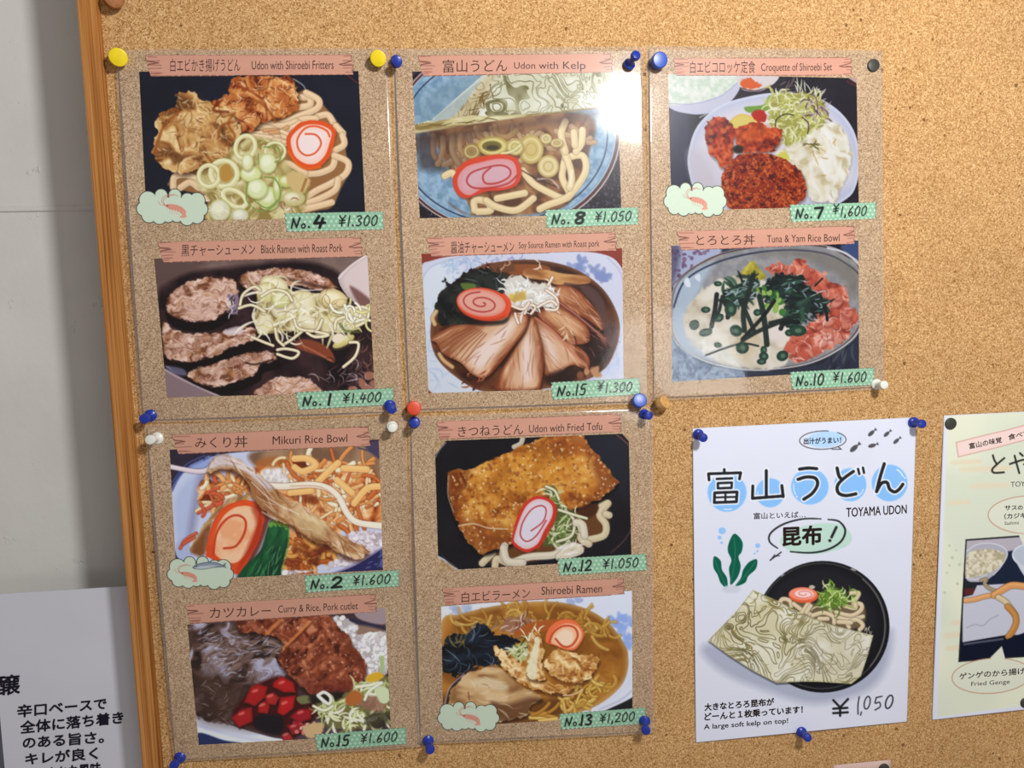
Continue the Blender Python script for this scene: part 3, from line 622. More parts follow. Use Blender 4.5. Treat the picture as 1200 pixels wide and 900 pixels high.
    p.blobs(cr, 420, (4, 9), [(196, 78, 32), (176, 60, 24), (214, 106, 50), (150, 44, 18)], 3, soft=4, al=.8, dark=(80, 16, 8)); p.strands(cr, 60, (8, 18), (3, 5), [(230, 140, 80)], 5, None, 1, .6); p.clip = None
    return p
def paint_black_ramen():
    p = Pic(170, 265, 35, 130, 1085, 810, (70, 48, 44))
    p.put(p.all(), np.ones_like(p.X), p.ramp(p.noise(110, 3, 3), [(.2, (92, 70, 66)), (.8, (122, 98, 92))]))
    p.fill([(60, 340), (100, 270), (230, 215), (420, 190), (700, 165), (880, 200), (960, 280), (1075, 350), (1090, 780), (340, 810), (90, 690)], p.ramp(p.noise(90, 8, 3), [(.2, (26, 16, 20)), (.8, (56, 36, 38))]), soft=26)
    p.fill([(905, 245), (960, 190), (1035, 135), (1060, 140), (1060, 380), (960, 340)], (190, 172, 170), soft=4); p.fill([(925, 240), (1035, 145), (1060, 150), (1060, 340), (980, 330)], (208, 190, 188), soft=20); p.line([(908, 244), (960, 188), (1040, 134)], 7, (226, 214, 212), .9, 5)
    p.fill([(960, 280), (1060, 350), (1060, 420), (1010, 380)], (120, 84, 80), soft=14)
    meatr = [(.12, (112, 66, 44)), (.35, (164, 118, 98)), (.6, (200, 160, 142)), (.9, (228, 198, 184))]
    def slab(pts, sd, dx=6, dy=34, rot=0, cx=None):
        p.fill([(x + dx, y + dy) for x, y in pts], (18, 8, 10), soft=8); p.fill(pts, (52, 28, 20), soft=6)
        c = np.mean(np.array(pts), 0); ins = [tuple(c + (np.array(q) - c) * .95) for q in pts]
        p.fill(ins, p.ramp(p.noise(24, sd, 4, 2.2, rot, 50), meatr), soft=9, wob=(8, 22, sd)); p.clip = p.mask(ins, 12, wob=(8, 22, sd))
        p.strands(ins, 60, (20, 60), (3, 6), [(232, 208, 196), (140, 90, 66), (122, 74, 52)], sd, (rot - 35, rot + 35), 1.6, .55)
        p.blobs(ins, 14, (8, 22), [(170, 116, 66), (190, 140, 100)], sd + 2, soft=14, al=.4); p.clip = None
    slab([(440, 235), (520, 205), (650, 198), (780, 215), (880, 255), (900, 300), (820, 300), (740, 280), (640, 285), (500, 300), (445, 275)], 3, 10, 14, 5)
    p.line([(680, 280), (760, 300), (830, 295)], 7, (230, 220, 226), .7, 5)
    p.line([(640, 240), (760, 270), (850, 290)], 16, (60, 28, 20), .6, 9)
    slab([(95, 375), (120, 310), (200, 260), (300, 235), (400, 240), (440, 280), (425, 360), (380, 410), (290, 450), (190, 445), (120, 420)], 5, 2, 42, -15)
    p.line(p.ell(265, 350, 110, 62, -18), 5, (180, 130, 90), .5, 5, closed=True); p.line(p.ell(255, 355, 70, 36, -18), 6, (214, 180, 164), .6, 6, closed=True); p.oval(260, 400, 80, 30, (220, 184, 172), soft=40, al=.6)
    p.fill([(385, 330), (430, 320), (440, 370), (420, 415), (385, 400), (410, 370)], (132, 112, 130), soft=8, wob=(8, 14, 4)); p.strands([(390, 330), (440, 330), (430, 410), (390, 410)], 12, (14, 40), (4, 7), [(206, 200, 212), (30, 20, 26)], 8)
    slab([(70, 450), (120, 480), (220, 500), (340, 500), (460, 470), (530, 480), (520, 530), (400, 570), (330, 610), (200, 640), (90, 610)], 7, 6, 46, -12)
    p.fill([(370, 490), (440, 470), (460, 500), (400, 510)], (206, 190, 196), soft=10, al=.8)
    slab([(190, 690), (280, 655), (400, 620), (480, 590), (600, 590), (620, 620), (540, 650), (520, 690), (400, 740), (300, 755), (210, 720)], 9, 14, 40, -14)
    p.line([(470, 640), (520, 648), (600, 625)], 9, (46, 20, 16), .8, 5)
    slab([(520, 800), (570, 730), (640, 705), (740, 708), (800, 740), (830, 800)], 11, 0, 10, -10)
    p.fill([(90, 660), (150, 690), (240, 750), (360, 805), (100, 808)], (134, 112, 116), soft=5); p.line([(90, 672), (180, 722), (350, 800)], 8, (180, 160, 164), .9, 6); p.line([(90, 660), (200, 720), (380, 800)], 8, (24, 14, 20), .8, 5)
    p.fill([(100, 655), (180, 670), (190, 700), (130, 690)], (120, 120, 150), soft=10, al=.7)
    p.fill([(700, 550), (760, 530), (860, 570), (890, 640), (820, 610), (720, 575)], (128, 62, 40), soft=8); p.line([(720, 550), (800, 590), (870, 630)], 8, (196, 120, 90), .6, 7)
    p.strands([(740, 690), (900, 650), (1060, 560), (1075, 740), (900, 760)], 46, (30, 90), (4, 8), [(120, 90, 92), (150, 120, 122), (20, 12, 16), (92, 60, 60), (180, 160, 160)], 12, (-50, 20), 3, .7)
    p.strands([(1000, 520), (1070, 450), (1075, 700), (1000, 660)], 14, (30, 60), (4, 8), [(128, 84, 70), (90, 50, 44)], 13, (60, 120), 2, .7)
    p.blobs([(960, 740), (1075, 690), (1080, 770), (940, 770)], 14, (10, 24), [(196, 150, 136), (150, 100, 84)], 5, soft=8)
    on = [(520, 380), (530, 300), (560, 245), (620, 240), (690, 300), (740, 292), (800, 320), (880, 300), (945, 330), (950, 380), (1040, 370), (1050, 420), (1000, 480), (930, 500), (820, 500), (700, 490), (600, 500), (530, 500), (510, 440)]
    p.fill([(x + 4, y + 16) for x, y in on], (30, 16, 14), soft=24, al=.8)
    p.fill(on, p.ramp(p.noise(44, 6, 3, 1.5, 40, 60), [(.15, (150, 128, 84)), (.4, (198, 184, 136)), (.8, (226, 216, 184))]), soft=8, wob=(10, 30, 2))
    for cx, cy, rx, ry, rot, c in ((605, 275, 66, 40, 15, (226, 216, 176)), (880, 340, 66, 44, 10, (224, 204, 156)), (570, 310, 46, 50, 30, (214, 206, 146)), (740, 360, 60, 62, 0, (222, 210, 166)), (650, 390, 60, 50, 10, (224, 214, 186)), (770, 450, 60, 36, 20, (218, 206, 168)), (930, 540, 56, 20, -28, (206, 196, 120)), (640, 340, 52, 40, -30, (204, 204, 138))):
        p.oval(cx + 2, cy + 8, rx, ry, (120, 96, 60), rot, soft=16, al=.6); p.oval(cx, cy, rx, ry, c, rot, soft=6, rim=((176, 158, 106), 16, .6)); p.oval(cx - 8, cy - 10, rx * .6, ry * .4, (240, 234, 212), rot, soft=20, al=.7)
    W = [(226, 218, 190), (238, 232, 212), (210, 200, 156), (216, 206, 140)]
    p.strands(on, 60, (60, 150), (7, 13), W, 5, None, 3, .95); p.strands(on, 34, (50, 120), (3, 5), [(140, 116, 72), (164, 146, 96)], 6, None, 3, .7)
    for q in ([(445, 370), (460, 320), (510, 285), (540, 300)], [(440, 385), (500, 370), (560, 400)], [(545, 330), (600, 300), (660, 310), (690, 350)], [(890, 480), (900, 440), (960, 425), (1030, 450)], [(960, 400), (1000, 380), (1045, 390), (1040, 440), (990, 470)], [(650, 555), (690, 530), (740, 490)], [(620, 600), (690, 620), (720, 590), (660, 575), (620, 580)], [(500, 520), (560, 545), (600, 560)], [(610, 480), (620, 530), (650, 560)], [(960, 545), (1000, 550), (985, 610), (930, 660)], [(700, 440), (720, 480), (800, 490), (830, 440)], [(760, 500), (800, 520), (860, 510), (800, 495)]):
        p.noodle(q, 13, (222, 212, 178), (90, 66, 46))
    p.strands([(930, 370), (1050, 380), (1050, 470), (930, 490)], 16, (50, 100), (8, 13), W, 8, tube=True)
    p.oval(905, 525, 30, 22, (228, 214, 190), -20, soft=6)
    p.line([(915, 460), (940, 490), (1000, 495)], 14, (90, 96, 40), .7, 8)
    return p

def swirl(cx, cy, rx, ry, rot, t0, t1, r0=.15, r1=.95, n=18):
    out = []; c, q = math.cos(math.radians(rot)), math.sin(math.radians(rot))
    for k in range(n + 1):
        t = math.radians(t0 + (t1 - t0) * k / n); r = r0 + (r1 - r0) * k / n
        x, y = rx * r * math.cos(t), ry * r * math.sin(t); out.append((cx + x * c - y * q, cy + x * q + y * c))
    return out

def flowers(p, region, n, sd, col=(128, 142, 190)):
    for x, y, r in p.spots(region, n, sd):
        for k in range(4):
            a = r.uniform(0, 360); p.oval(x + 22 * math.cos(math.radians(a)), y + 22 * math.sin(math.radians(a)), 17, 10, col, a, soft=8, al=.75)

def paint_soy_ramen():
    p = Pic(480, 265, 50, 95, 1010, 790, (140, 56, 44))
    out = [(50, 230), (110, 160), (300, 130), (520, 118), (760, 118), (900, 130), (980, 175), (1030, 300), (1040, 560), (1000, 760), (300, 790), (110, 785), (60, 640)]
    p.fill(out, (206, 208, 226), soft=5); p.fill([(60, 260), (130, 175), (250, 200), (150, 350), (110, 520), (200, 690), (330, 790), (110, 780), (60, 620)], (214, 220, 232), soft=20)
    p.line([(60, 245), (110, 185), (260, 140)], 8, (180, 190, 214), .8, 6); p.line([(930, 150), (985, 210), (1010, 300)], 8, (186, 182, 206), .8, 6)
    p.strands([(180, 170), (350, 140), (340, 200), (190, 260)], 40, (20, 60), (6, 12), [(150, 170, 210), (176, 196, 224)], 4, None, 4, .6); flowers(p, [(740, 170), (840, 165), (940, 250), (930, 300), (860, 230), (750, 200)], 11, 3); p.strands([(360, 150), (560, 145), (540, 165), (380, 175)], 16, (20, 40), (6, 10), [(150, 156, 196)], 5, None, 3, .6)
    p.strands([(80, 300), (140, 400), (110, 640), (200, 760), (90, 700)], 26, (30, 80), (6, 12), [(186, 200, 226), (170, 188, 220)], 6, None, 3, .5); p.strands([(1000, 430), (1000, 640), (900, 700), (960, 560)], 24, (30, 70), (5, 10), [(170, 190, 222)], 7, (100, 150), 2, .6)
    soup = [(98, 520), (115, 400), (180, 290), (300, 200), (440, 165), (600, 160), (760, 195), (880, 270), (950, 360), (985, 470), (960, 590), (900, 680), (760, 740), (500, 775), (330, 770), (210, 700), (130, 620)]
    p.fill(soup, p.ramp(p.noise(90, 5, 3), [(.2, (56, 28, 18)), (.8, (104, 58, 34))]), soft=6, rim=((130, 84, 56), 22, .8))
    p.fill([(830, 500), (940, 470), (960, 560), (880, 680), (800, 690)], (34, 20, 18), soft=40, al=.8)
    p.fill([(470, 180), (640, 185), (640, 230), (470, 225)], (140, 76, 40), soft=8); p.fill([(540, 200), (640, 205), (720, 222), (830, 235), (840, 268), (700, 275), (640, 255), (545, 240)], p.ramp(p.noise(40, 3, 3, 3, 8), [(.2, (150, 92, 50)), (.7, (204, 152, 96))]), soft=7)
    p.fill([(345, 180), (470, 170), (480, 215), (360, 215)], (110, 66, 42), soft=10, wob=(8, 20, 2)); p.strands([(350, 175), (480, 175), (480, 220), (350, 215)], 12, (20, 50), (5, 8), [(190, 150, 116), (70, 34, 24)], 9)
    p.strands([(570, 185), (620, 165), (620, 190)], 4, (20, 40), (6, 8), [(230, 210, 190)], 4)
    wk = [(160, 240), (190, 270), (270, 210), (360, 205), (450, 230), (470, 290), (440, 330), (300, 300), (240, 360), (220, 400), (300, 430), (280, 465), (160, 460), (130, 420), (135, 340), (165, 290)]
    p.fill(wk, p.ramp(p.noise(50, 4, 3), [(.2, (14, 16, 16)), (.8, (38, 42, 38))]), soft=6, wob=(14, 26, 3)); p.strands(wk, 22, (20, 70), (4, 7), [(80, 90, 90), (110, 120, 120), (54, 64, 50)], 5, None, 2, .55)
    p.fill([(240, 268), (300, 270), (310, 290), (260, 300)], (90, 110, 50), soft=8)
    p.noodle([(125, 400), (108, 430), (118, 460)], 18, (206, 170, 120)); p.noodle([(140, 600), (160, 630), (200, 660)], 18, (200, 160, 110))
    def chashu(pts, sd, fat, rot, dark=(70, 30, 16)):
        p.fill([(x + 5, y + 12) for x, y in pts], (40, 16, 10), soft=16, al=.85)
        p.fill(pts, p.ramp(p.noise(46, sd, 3, 4, rot, 30), [(.15, (128, 68, 40)), (.4, (170, 104, 68)), (.7, (204, 146, 106)), (.95, (226, 184, 148))]), soft=5, rim=((120, 48, 22), 16, .85))
        p.clip = p.mask(pts, 6)
        for f, c, so, al in fat: p.fill(f, c, soft=so, al=al)
        p.strands(pts, 26, (40, 130), (4, 9), [(226, 196, 170), (150, 84, 54), (186, 124, 90)], sd, (rot - 12, rot + 12), .5, .45); p.clip = None
    chashu([(680, 290), (730, 275), (800, 310), (870, 390), (925, 450), (900, 485), (840, 440), (760, 400), (700, 350)], 3, [], 42)
    p.line([(700, 360), (760, 400), (840, 470), (930, 540)], 14, (90, 46, 34), .8, 6); p.line([(730, 270), (840, 300), (900, 390)], 14, (74, 48, 46), .7, 8)
    p.fill([(840, 280), (900, 330), (930, 430), (960, 540), (930, 560), (880, 400), (800, 290)], (92, 66, 64), soft=14, al=.8)
    chashu([(600, 410), (700, 370), (760, 410), (830, 470), (840, 540), (760, 550), (690, 500)], 5, [([(640, 420), (700, 395), (770, 450), (790, 510), (720, 480)], (222, 178, 134), 40, .7)], 40)
    p.line([(690, 350), (800, 430), (950, 560)], 8, (190, 120, 104), .8, 5)
    chashu([(570, 440), (620, 440), (720, 520), (830, 600), (835, 670), (760, 650), (700, 690), (640, 700), (610, 600)], 7, [([(600, 470), (650, 480), (730, 570), (760, 640), (660, 680), (640, 580)], (216, 174, 140), 40, .9), ([(620, 500), (650, 510), (690, 600), (690, 650), (650, 600)], (232, 206, 196), 30, .8)], 48)
    p.line([(590, 430), (680, 500), (760, 590), (830, 650)], 9, (196, 124, 100), .8, 5); p.strands([(740, 480), (860, 470), (960, 560), (850, 600)], 20, (30, 80), (4, 8), [(160, 100, 90), (60, 28, 24)], 6, (20, 60), 1, .7)
    chashu([(545, 470), (580, 430), (610, 520), (628, 620), (615, 745), (590, 765), (460, 770), (400, 760), (430, 680), (480, 600)], 9, [([(540, 500), (575, 470), (595, 600), (590, 740), (480, 750), (490, 640)], (222, 182, 150), 40, .9), ([(530, 560), (560, 520), (570, 620), (570, 720), (530, 720)], (234, 212, 204), 30, .9)], 95)
    chashu([(105, 525), (200, 470), (330, 455), (450, 415), (520, 405), (555, 430), (540, 490), (480, 570), (410, 660), (350, 712), (290, 690), (240, 640), (160, 600), (130, 550)], 11, [([(210, 580), (300, 500), (420, 440), (520, 420), (520, 470), (420, 600), (340, 690), (270, 660)], (224, 184, 150), 40, .9), ([(290, 610), (400, 500), (490, 440), (480, 490), (400, 600), (330, 670)], (236, 216, 208), 36, .9), ([(110, 530), (220, 480), (330, 470), (260, 560), (180, 600)], (176, 116, 78), 50, .7)], 140)
    for k in range(7): p.line([(130 + k * 22, 560 + k * 12), (210 + k * 16, 510 + k * 10), (300 + k * 10, 470 + k * 6)], 6, (130, 70, 44), .6, 5)
    p.strands([(250, 710), (330, 690), (340, 760), (260, 750)], 14, (20, 50), (6, 10), [(170, 90, 60), (90, 40, 26)], 3)
    p.fill([(640, 700), (760, 660), (800, 690), (760, 730), (650, 740)], (40, 22, 18), soft=20, al=.8); p.blobs([(760, 690), (880, 670), (890, 700), (800, 715)], 8, (12, 24), [(190, 140, 100), (130, 80, 56)], 4, soft=8)
    no = [(450, 260), (520, 235), (600, 265), (660, 280), (690, 330), (680, 380), (600, 370), (540, 395), (480, 370), (455, 320)]
    p.fill([(x + 3, y + 10) for x, y in no], (50, 24, 16), soft=16, al=.7)
    p.fill(no, (214, 206, 196), soft=10, wob=(10, 18, 4)); p.strands(no, 80, (30, 80), (5, 9), [(236, 236, 236), (226, 222, 216), (244, 242, 240), (190, 180, 170)], 5, None, 3, .95)
    p.blobs([(460, 310), (540, 300), (550, 340), (480, 350)], 12, (10, 22), [(216, 190, 90), (226, 206, 130), (196, 160, 80)], 6, soft=10, al=.8)
    for q in ([(640, 300), (690, 340), (690, 390), (640, 390)], [(540, 410), (560, 370), (590, 380), (570, 410)], [(495, 410), (500, 430), (510, 455)], [(650, 275), (665, 250), (670, 240)], [(470, 370), (530, 390), (560, 360)], [(600, 380), (660, 350), (690, 370)]): p.noodle(q, 12, (232, 216, 200), (110, 70, 50))
    p.fill([(230, 400), (300, 430), (430, 440), (470, 410), (440, 460), (280, 460)], (26, 16, 16), soft=14, al=.8)
    o = p.ell(345, 362, 126, 72, 8, n=22)
    p.fill([(x + 6, y + 10) for x, y in o], (200, 62, 30), soft=6); p.fill(o, (222, 78, 48), soft=4); p.fill(p.ell(338, 360, 112, 62, 8), (226, 164, 148), soft=6, rim=((222, 130, 110), 16, .8)); p.line(swirl(338, 362, 112, 60, 8, -40, 620, .1, .86, 26), 8, (178, 70, 66), .95, 4)
    p.line([(440, 320), (470, 360), (455, 420)], 14, (226, 84, 50), .9, 6)
    p.strands([(720, 450), (760, 470), (750, 520), (730, 500)], 6, (30, 50), (5, 8), [(226, 196, 160)], 3, (80, 130), 1)
    return p

def paint_tororo():
    p = Pic(760, 260, 95, 80, 1000, 760, (40, 42, 60))
    p.put(p.all(), np.ones_like(p.X), p.ramp(p.noise(80, 3, 3), [(.2, (24, 26, 40)), (.8, (66, 70, 92))]))
    p.fill([(95, 110), (330, 120), (300, 190), (180, 260), (105, 300)], (168, 176, 206), soft=14); p.blobs([(110, 130), (280, 130), (240, 210), (130, 260)], 26, (6, 12), [(120, 84, 110), (96, 60, 90)], 5, soft=5, al=.7); p.fill([(95, 100), (150, 120), (130, 260), (100, 280)], (70, 60, 90), soft=30, al=.7)
    p.fill([(900, 115), (1000, 90), (1000, 180), (960, 170)], (60, 76, 120), soft=14)
    p.fill([(107, 560), (200, 600), (420, 680), (420, 750), (107, 752)], p.ramp(p.noise(14, 8, 2), [(.2, (100, 122, 152)), (.8, (150, 170, 192))]), soft=20)
    B = [(105, 500), (105, 350), (160, 250), (300, 160), (470, 118), (660, 100), (830, 110), (930, 150), (1000, 210), (1020, 380), (985, 520), (880, 610), (740, 670), (560, 695), (420, 690), (250, 650), (140, 580)]
    p.fill([(105, 520), (300, 660), (560, 700), (800, 650), (1000, 500), (1000, 700), (700, 720), (420, 740), (150, 700)], (44, 50, 66), soft=12); p.fill([(105, 540), (260, 660), (430, 695), (420, 750), (105, 750)], p.ramp(p.noise(14, 8, 2), [(.2, (96, 116, 146)), (.8, (150, 168, 190))]), soft=16)
    p.strands([(800, 640), (980, 520), (985, 690), (820, 700)], 16, (40, 110), (8, 20), [(28, 32, 44), (84, 92, 104)], 7, (100, 140), 1, .6)
    p.fill(B, (196, 190, 192), soft=5); p.fill([(x * .985 + 6, y * .985 + 4) for x, y in B], (70, 50, 48), soft=5); p.fill([(x * .97 + 14, y * .97 + 12) for x, y in B], p.ramp(p.noise(24, 4, 3), [(.2, (136, 137, 142)), (.8, (156, 154, 156))]), soft=5)
    p.fill([(110, 400), (150, 270), (300, 190), (250, 300), (200, 450), (300, 600), (430, 680), (250, 640), (130, 560)], (178, 196, 216), soft=30, al=.8)
    p.line([(118, 400), (170, 278), (300, 198), (470, 150), (660, 132), (830, 150), (940, 205), (1000, 260)], 9, (44, 48, 74), .9, 5); p.line([(110, 470), (140, 560), (260, 650), (420, 690), (560, 696)], 7, (200, 206, 214), .7, 5)
    p.fill([(165, 280), (185, 260), (198, 300), (180, 305)], (222, 228, 236), soft=5); p.fill([(215, 258), (240, 245), (240, 280)], (216, 222, 232), soft=5); p.line([(110, 300), (200, 220), (340, 150)], 6, (110, 84, 80), .9, 4); p.line([(840, 122), (930, 150), (1000, 215)], 10, (214, 212, 220), .9, 5)
    p.fill([(500, 160), (700, 170), (900, 260), (960, 360), (990, 250), (880, 160), (680, 130)], (120, 112, 104), soft=40, al=.7)
    yam = [(165, 470), (190, 390), (260, 310), (360, 265), (470, 260), (600, 300), (680, 450), (680, 600), (640, 670), (560, 690), (420, 680), (300, 640), (200, 560)]
    p.fill(yam, p.ramp(p.noise(70, 5, 3, warp=40), [(.2, (190, 176, 152)), (.5, (212, 202, 184)), (.85, (226, 218, 206))]), soft=12, wob=(8, 30, 5))
    p.fill([(180, 500), (240, 540), (420, 640), (420, 680), (300, 640), (200, 570)], p.ramp(p.noise(12, 8, 2), [(.2, (206, 206, 198)), (.8, (232, 232, 226))]), soft=30, al=.8); p.fill([(400, 600), (460, 480), (540, 540), (460, 660)], (204, 184, 150), soft=50, al=.7); p.oval(590, 520, 60, 44, (228, 216, 210), soft=40)
    p.fill([(430, 250), (460, 205), (490, 182), (520, 220), (550, 262), (480, 275)], p.ramp(p.noise(30, 5, 3), [(.2, (150, 140, 40)), (.8, (196, 184, 70))]), soft=7)
    tuna = [(550, 230), (590, 195), (650, 200), (710, 175), (760, 215), (820, 240), (850, 280), (930, 310), (940, 380), (980, 430), (960, 500), (900, 570), (800, 620), (690, 660), (650, 620), (640, 560), (700, 500), (760, 470), (780, 400), (700, 300), (600, 260)]
    p.fill(tuna, p.ramp(p.noise(40, 6, 4, 1.4, 30, 50), [(.15, (140, 56, 44)), (.4, (196, 96, 76)), (.65, (220, 128, 104)), (.9, (234, 174, 156))]), soft=8, wob=(12, 26, 5)); p.clip = p.mask(tuna, 6, wob=(12, 26, 5))
    p.blobs(tuna, 70, (16, 34), [(214, 112, 88), (224, 140, 118), (202, 92, 70), (230, 160, 140)], 4, soft=8, al=.75, rim=((170, 70, 54), 8, .5), dark=(120, 40, 34)); p.strands(tuna, 50, (20, 60), (4, 8), [(240, 196, 184), (250, 220, 214)], 5, None, 3, .6); p.strands(tuna, 36, (20, 60), (4, 8), [(150, 54, 44)], 6, None, 3, .6); p.clip = None
    G = [(14, 24, 26), (20, 34, 34), (26, 40, 36)]
    g1 = [(350, 330), (420, 290), (480, 260), (520, 290), (500, 350), (440, 380), (360, 400)]; g2 = [(560, 270), (620, 250), (720, 260), (740, 300), (800, 330), (840, 390), (830, 440), (760, 440), (680, 500), (640, 480), (640, 400), (560, 380), (520, 330)]
    for g, sd in ((g1, 3), (g2, 5)):
        p.fill(g, p.ramp(p.noise(36, sd, 3), [(.2, (14, 24, 26)), (.8, (42, 66, 58))]), soft=10, wob=(16, 24, sd)); p.strands(g, 46, (20, 70), (8, 18), [(16, 26, 28), (30, 50, 46), (54, 86, 70), (22, 60, 40)], sd, None, 1.4, .9); p.strands(g, 34, (14, 44), (4, 8), [(150, 170, 180), (190, 206, 216), (120, 150, 130)], sd + 1, (-40, 40), 1, .75)
    p.blobs([(460, 290), (620, 320), (630, 430), (560, 440), (500, 380)], 22, (10, 18), [(60, 120, 50), (110, 160, 60), (40, 90, 50), (150, 180, 90)], 6, soft=5)
    for q, w in (([(490, 250), (470, 330), (445, 420), (450, 510)], 24), ([(430, 370), (460, 430), (495, 510)], 20), ([(520, 350), (540, 440), (555, 575)], 26), ([(590, 370), (540, 440), (440, 550)], 18), ([(640, 460), (520, 510), (440, 555)], 20), ([(320, 340), (310, 420), (295, 490)], 22), ([(345, 350), (330, 420), (310, 450)], 16), ([(270, 625), (350, 595), (440, 570), (515, 582)], 9), ([(570, 475), (650, 455), (700, 440)], 20), ([(780, 300), (815, 265)], 8), ([(620, 250), (680, 262), (730, 268)], 12), ([(830, 400), (838, 460)], 14), ([(380, 400), (370, 450), (400, 400)], 18), ([(620, 500), (640, 470), (700, 470)], 22)):
        p.line(q, w, random.Random(w).choice(G), .96, 4)
    for cx, cy, rx, ry, rot in ((268, 412, 22, 14, 0), (215, 483, 22, 24, 40), (268, 518, 32, 18, -15), (325, 290, 18, 12, 0), (325, 577, 18, 12, 10), (540, 600, 15, 18, 0), (540, 630, 22, 20, 20), (530, 655, 22, 14, 0), (628, 628, 28, 24, -20), (410, 510, 30, 26, 30), (440, 590, 30, 28, 0), (385, 410, 28, 34, 0), (510, 425, 18, 16, 0), (660, 520, 20, 16, 0), (330, 450, 24, 18, -30), (700, 510, 40, 26, 0)):
        p.oval(cx, cy, rx, ry, (34, 66, 52), rot, soft=5, rim=((20, 40, 36), 7, .7)); p.oval(cx + 2, cy, rx * .4, ry * .4, (110, 140, 110), rot, soft=6, al=.7)
    return p
def paint_mikuri():
    p = Pic(190, 490, 30, 95, 1045, 770, (44, 34, 50))
    p.put(p.all(), p.noise(120, 3), (64, 50, 70))
    bowl = [(40, 380), (60, 300), (140, 220), (280, 170), (480, 150), (760, 120), (1000, 140), (1050, 260), (1050, 600), (900, 690), (780, 740), (400, 770), (200, 760), (70, 640), (50, 500)]
    p.fill(bowl, (196, 202, 226), soft=6)
    p.fill([(460, 150), (1030, 130), (1035, 330), (800, 260), (560, 250), (430, 220)], p.ramp(p.noise(90, 4, 2), [(.2, (120, 88, 66)), (.8, (164, 128, 98))]), soft=24); p.fill([(950, 130), (1040, 110), (1040, 200)], (70, 60, 84), soft=10); p.line([(920, 140), (1000, 165), (1035, 210)], 8, (60, 60, 96), .8, 5)
    p.line([(45, 340), (100, 250), (220, 185)], 12, (66, 84, 150), .85, 6); p.line([(48, 300), (110, 220), (200, 175)], 7, (74, 88, 146), .8, 5); p.fill([(130, 220), (200, 190), (280, 180), (250, 250), (150, 260)], (136, 154, 206), soft=14, wob=(10, 20, 3), al=.8)
    p.fill([(60, 380), (150, 270), (240, 260), (170, 380), (160, 500), (90, 600), (68, 560)], (178, 188, 220), soft=30); p.fill([(170, 280), (240, 260), (170, 420), (150, 520), (120, 560)], (120, 110, 140), soft=40, al=.6)
    p.fill([(66, 590), (110, 560), (140, 640), (130, 680), (70, 650)], (170, 180, 214), soft=10)
    fry = [(170, 330), (210, 290), (320, 270), (430, 230), (520, 200), (600, 190), (640, 175), (760, 200), (830, 210), (970, 230), (990, 290), (1035, 320), (1035, 480), (940, 500), (830, 540), (820, 640), (700, 720), (560, 710), (560, 560), (470, 380), (420, 340), (330, 370), (240, 430), (190, 450)]
    p.fill(fry, p.ramp(p.noise(50, 5, 4, 1.5, -30, 60), [(.12, (110, 44, 18)), (.35, (184, 96, 44)), (.6, (222, 150, 88)), (.9, (240, 204, 160))]), soft=12, wob=(14, 30, 4))
    p.fill([(480, 240), (620, 230), (640, 290), (540, 320), (480, 290)], p.ramp(p.noise(16, 8, 2), [(.2, (206, 196, 196)), (.8, (240, 232, 230))]), soft=14); p.fill([(440, 200), (520, 180), (600, 200), (560, 230), (460, 230)], (170, 98, 46), soft=20, al=.8)
    O = [(212, 136, 72), (226, 168, 108), (234, 202, 156), (190, 98, 46), (240, 220, 190)]
    p.strands([(480, 200), (760, 200), (980, 240), (1030, 330), (1030, 470), (840, 520), (740, 440), (620, 330)], 110, (40, 110), (11, 21), O, 5, None, 1.5, tube=True)
    p.strands([(190, 300), (380, 270), (390, 330), (240, 420)], 26, (40, 90), (12, 22), O + [(200, 84, 50)], 6, None, 1.6, tube=True)
    p.blobs([(600, 330), (780, 380), (780, 470), (640, 400)], 10, (16, 30), [(150, 70, 34), (120, 50, 24)], 7, soft=14, al=.6)
    p.strands([(570, 560), (790, 580), (820, 640), (720, 720), (560, 720)], 46, (40, 100), (12, 22), [(200, 120, 44), (170, 84, 28), (214, 150, 70), (140, 60, 24)], 8, None, 2, tube=True); p.blobs([(570, 600), (800, 600), (700, 700)], 10, (14, 26), [(90, 34, 16), (120, 50, 20)], 9, soft=14, al=.6)
    for q in ([(170, 445), (200, 430), (240, 410)], [(180, 400), (200, 440), (190, 460)], [(85, 610), (110, 570), (160, 540)], [(100, 590), (150, 560)]): p.noodle(q, 14, (196, 84, 56))
    for q in ([(730, 300), (780, 250), (825, 210)], [(850, 235), (960, 240)], [(620, 190), (680, 190), (720, 220), (660, 250), (620, 230)], [(820, 290), (890, 350)], [(900, 400), (960, 330), (1020, 320)], [(600, 350), (700, 340)]): p.noodle(q, 30, (238, 182, 112))
    rice = [(850, 560), (920, 530), (1035, 540), (1035, 610), (960, 640), (860, 690), (800, 700), (560, 740), (570, 715), (740, 710), (830, 660)]
    p.fill(rice, p.ramp(p.noise(14, 4, 2), [(.2, (176, 160, 170)), (.8, (226, 216, 222))]), soft=10); p.blobs(rice, 60, (8, 16), [(226, 218, 224), (206, 196, 206), (236, 230, 232)], 5, soft=5, dark=(150, 130, 140))
    p.fill([(780, 735), (900, 690), (1040, 610), (1040, 720), (800, 760)], (40, 38, 84), soft=6); p.line([(760, 740), (900, 688), (1040, 602)], 9, (150, 140, 176), .9, 5); p.strands([(930, 690), (1030, 640), (1035, 700), (940, 710)], 12, (20, 50), (5, 10), [(90, 100, 160)], 4, (-60, 0), 1, .7)
    # right strip of fish tail
    p.noodle([(500, 318), (580, 320), (700, 312), (780, 330), (830, 375), (870, 450), (920, 490), (1030, 505)], 30, (232, 216, 198), (130, 74, 44)); p.line([(600, 318), (740, 322), (820, 380)], 6, (190, 150, 110), .6, 5); p.line([(900, 480), (960, 500), (1030, 512)], 14, (240, 228, 208), .8, 8)
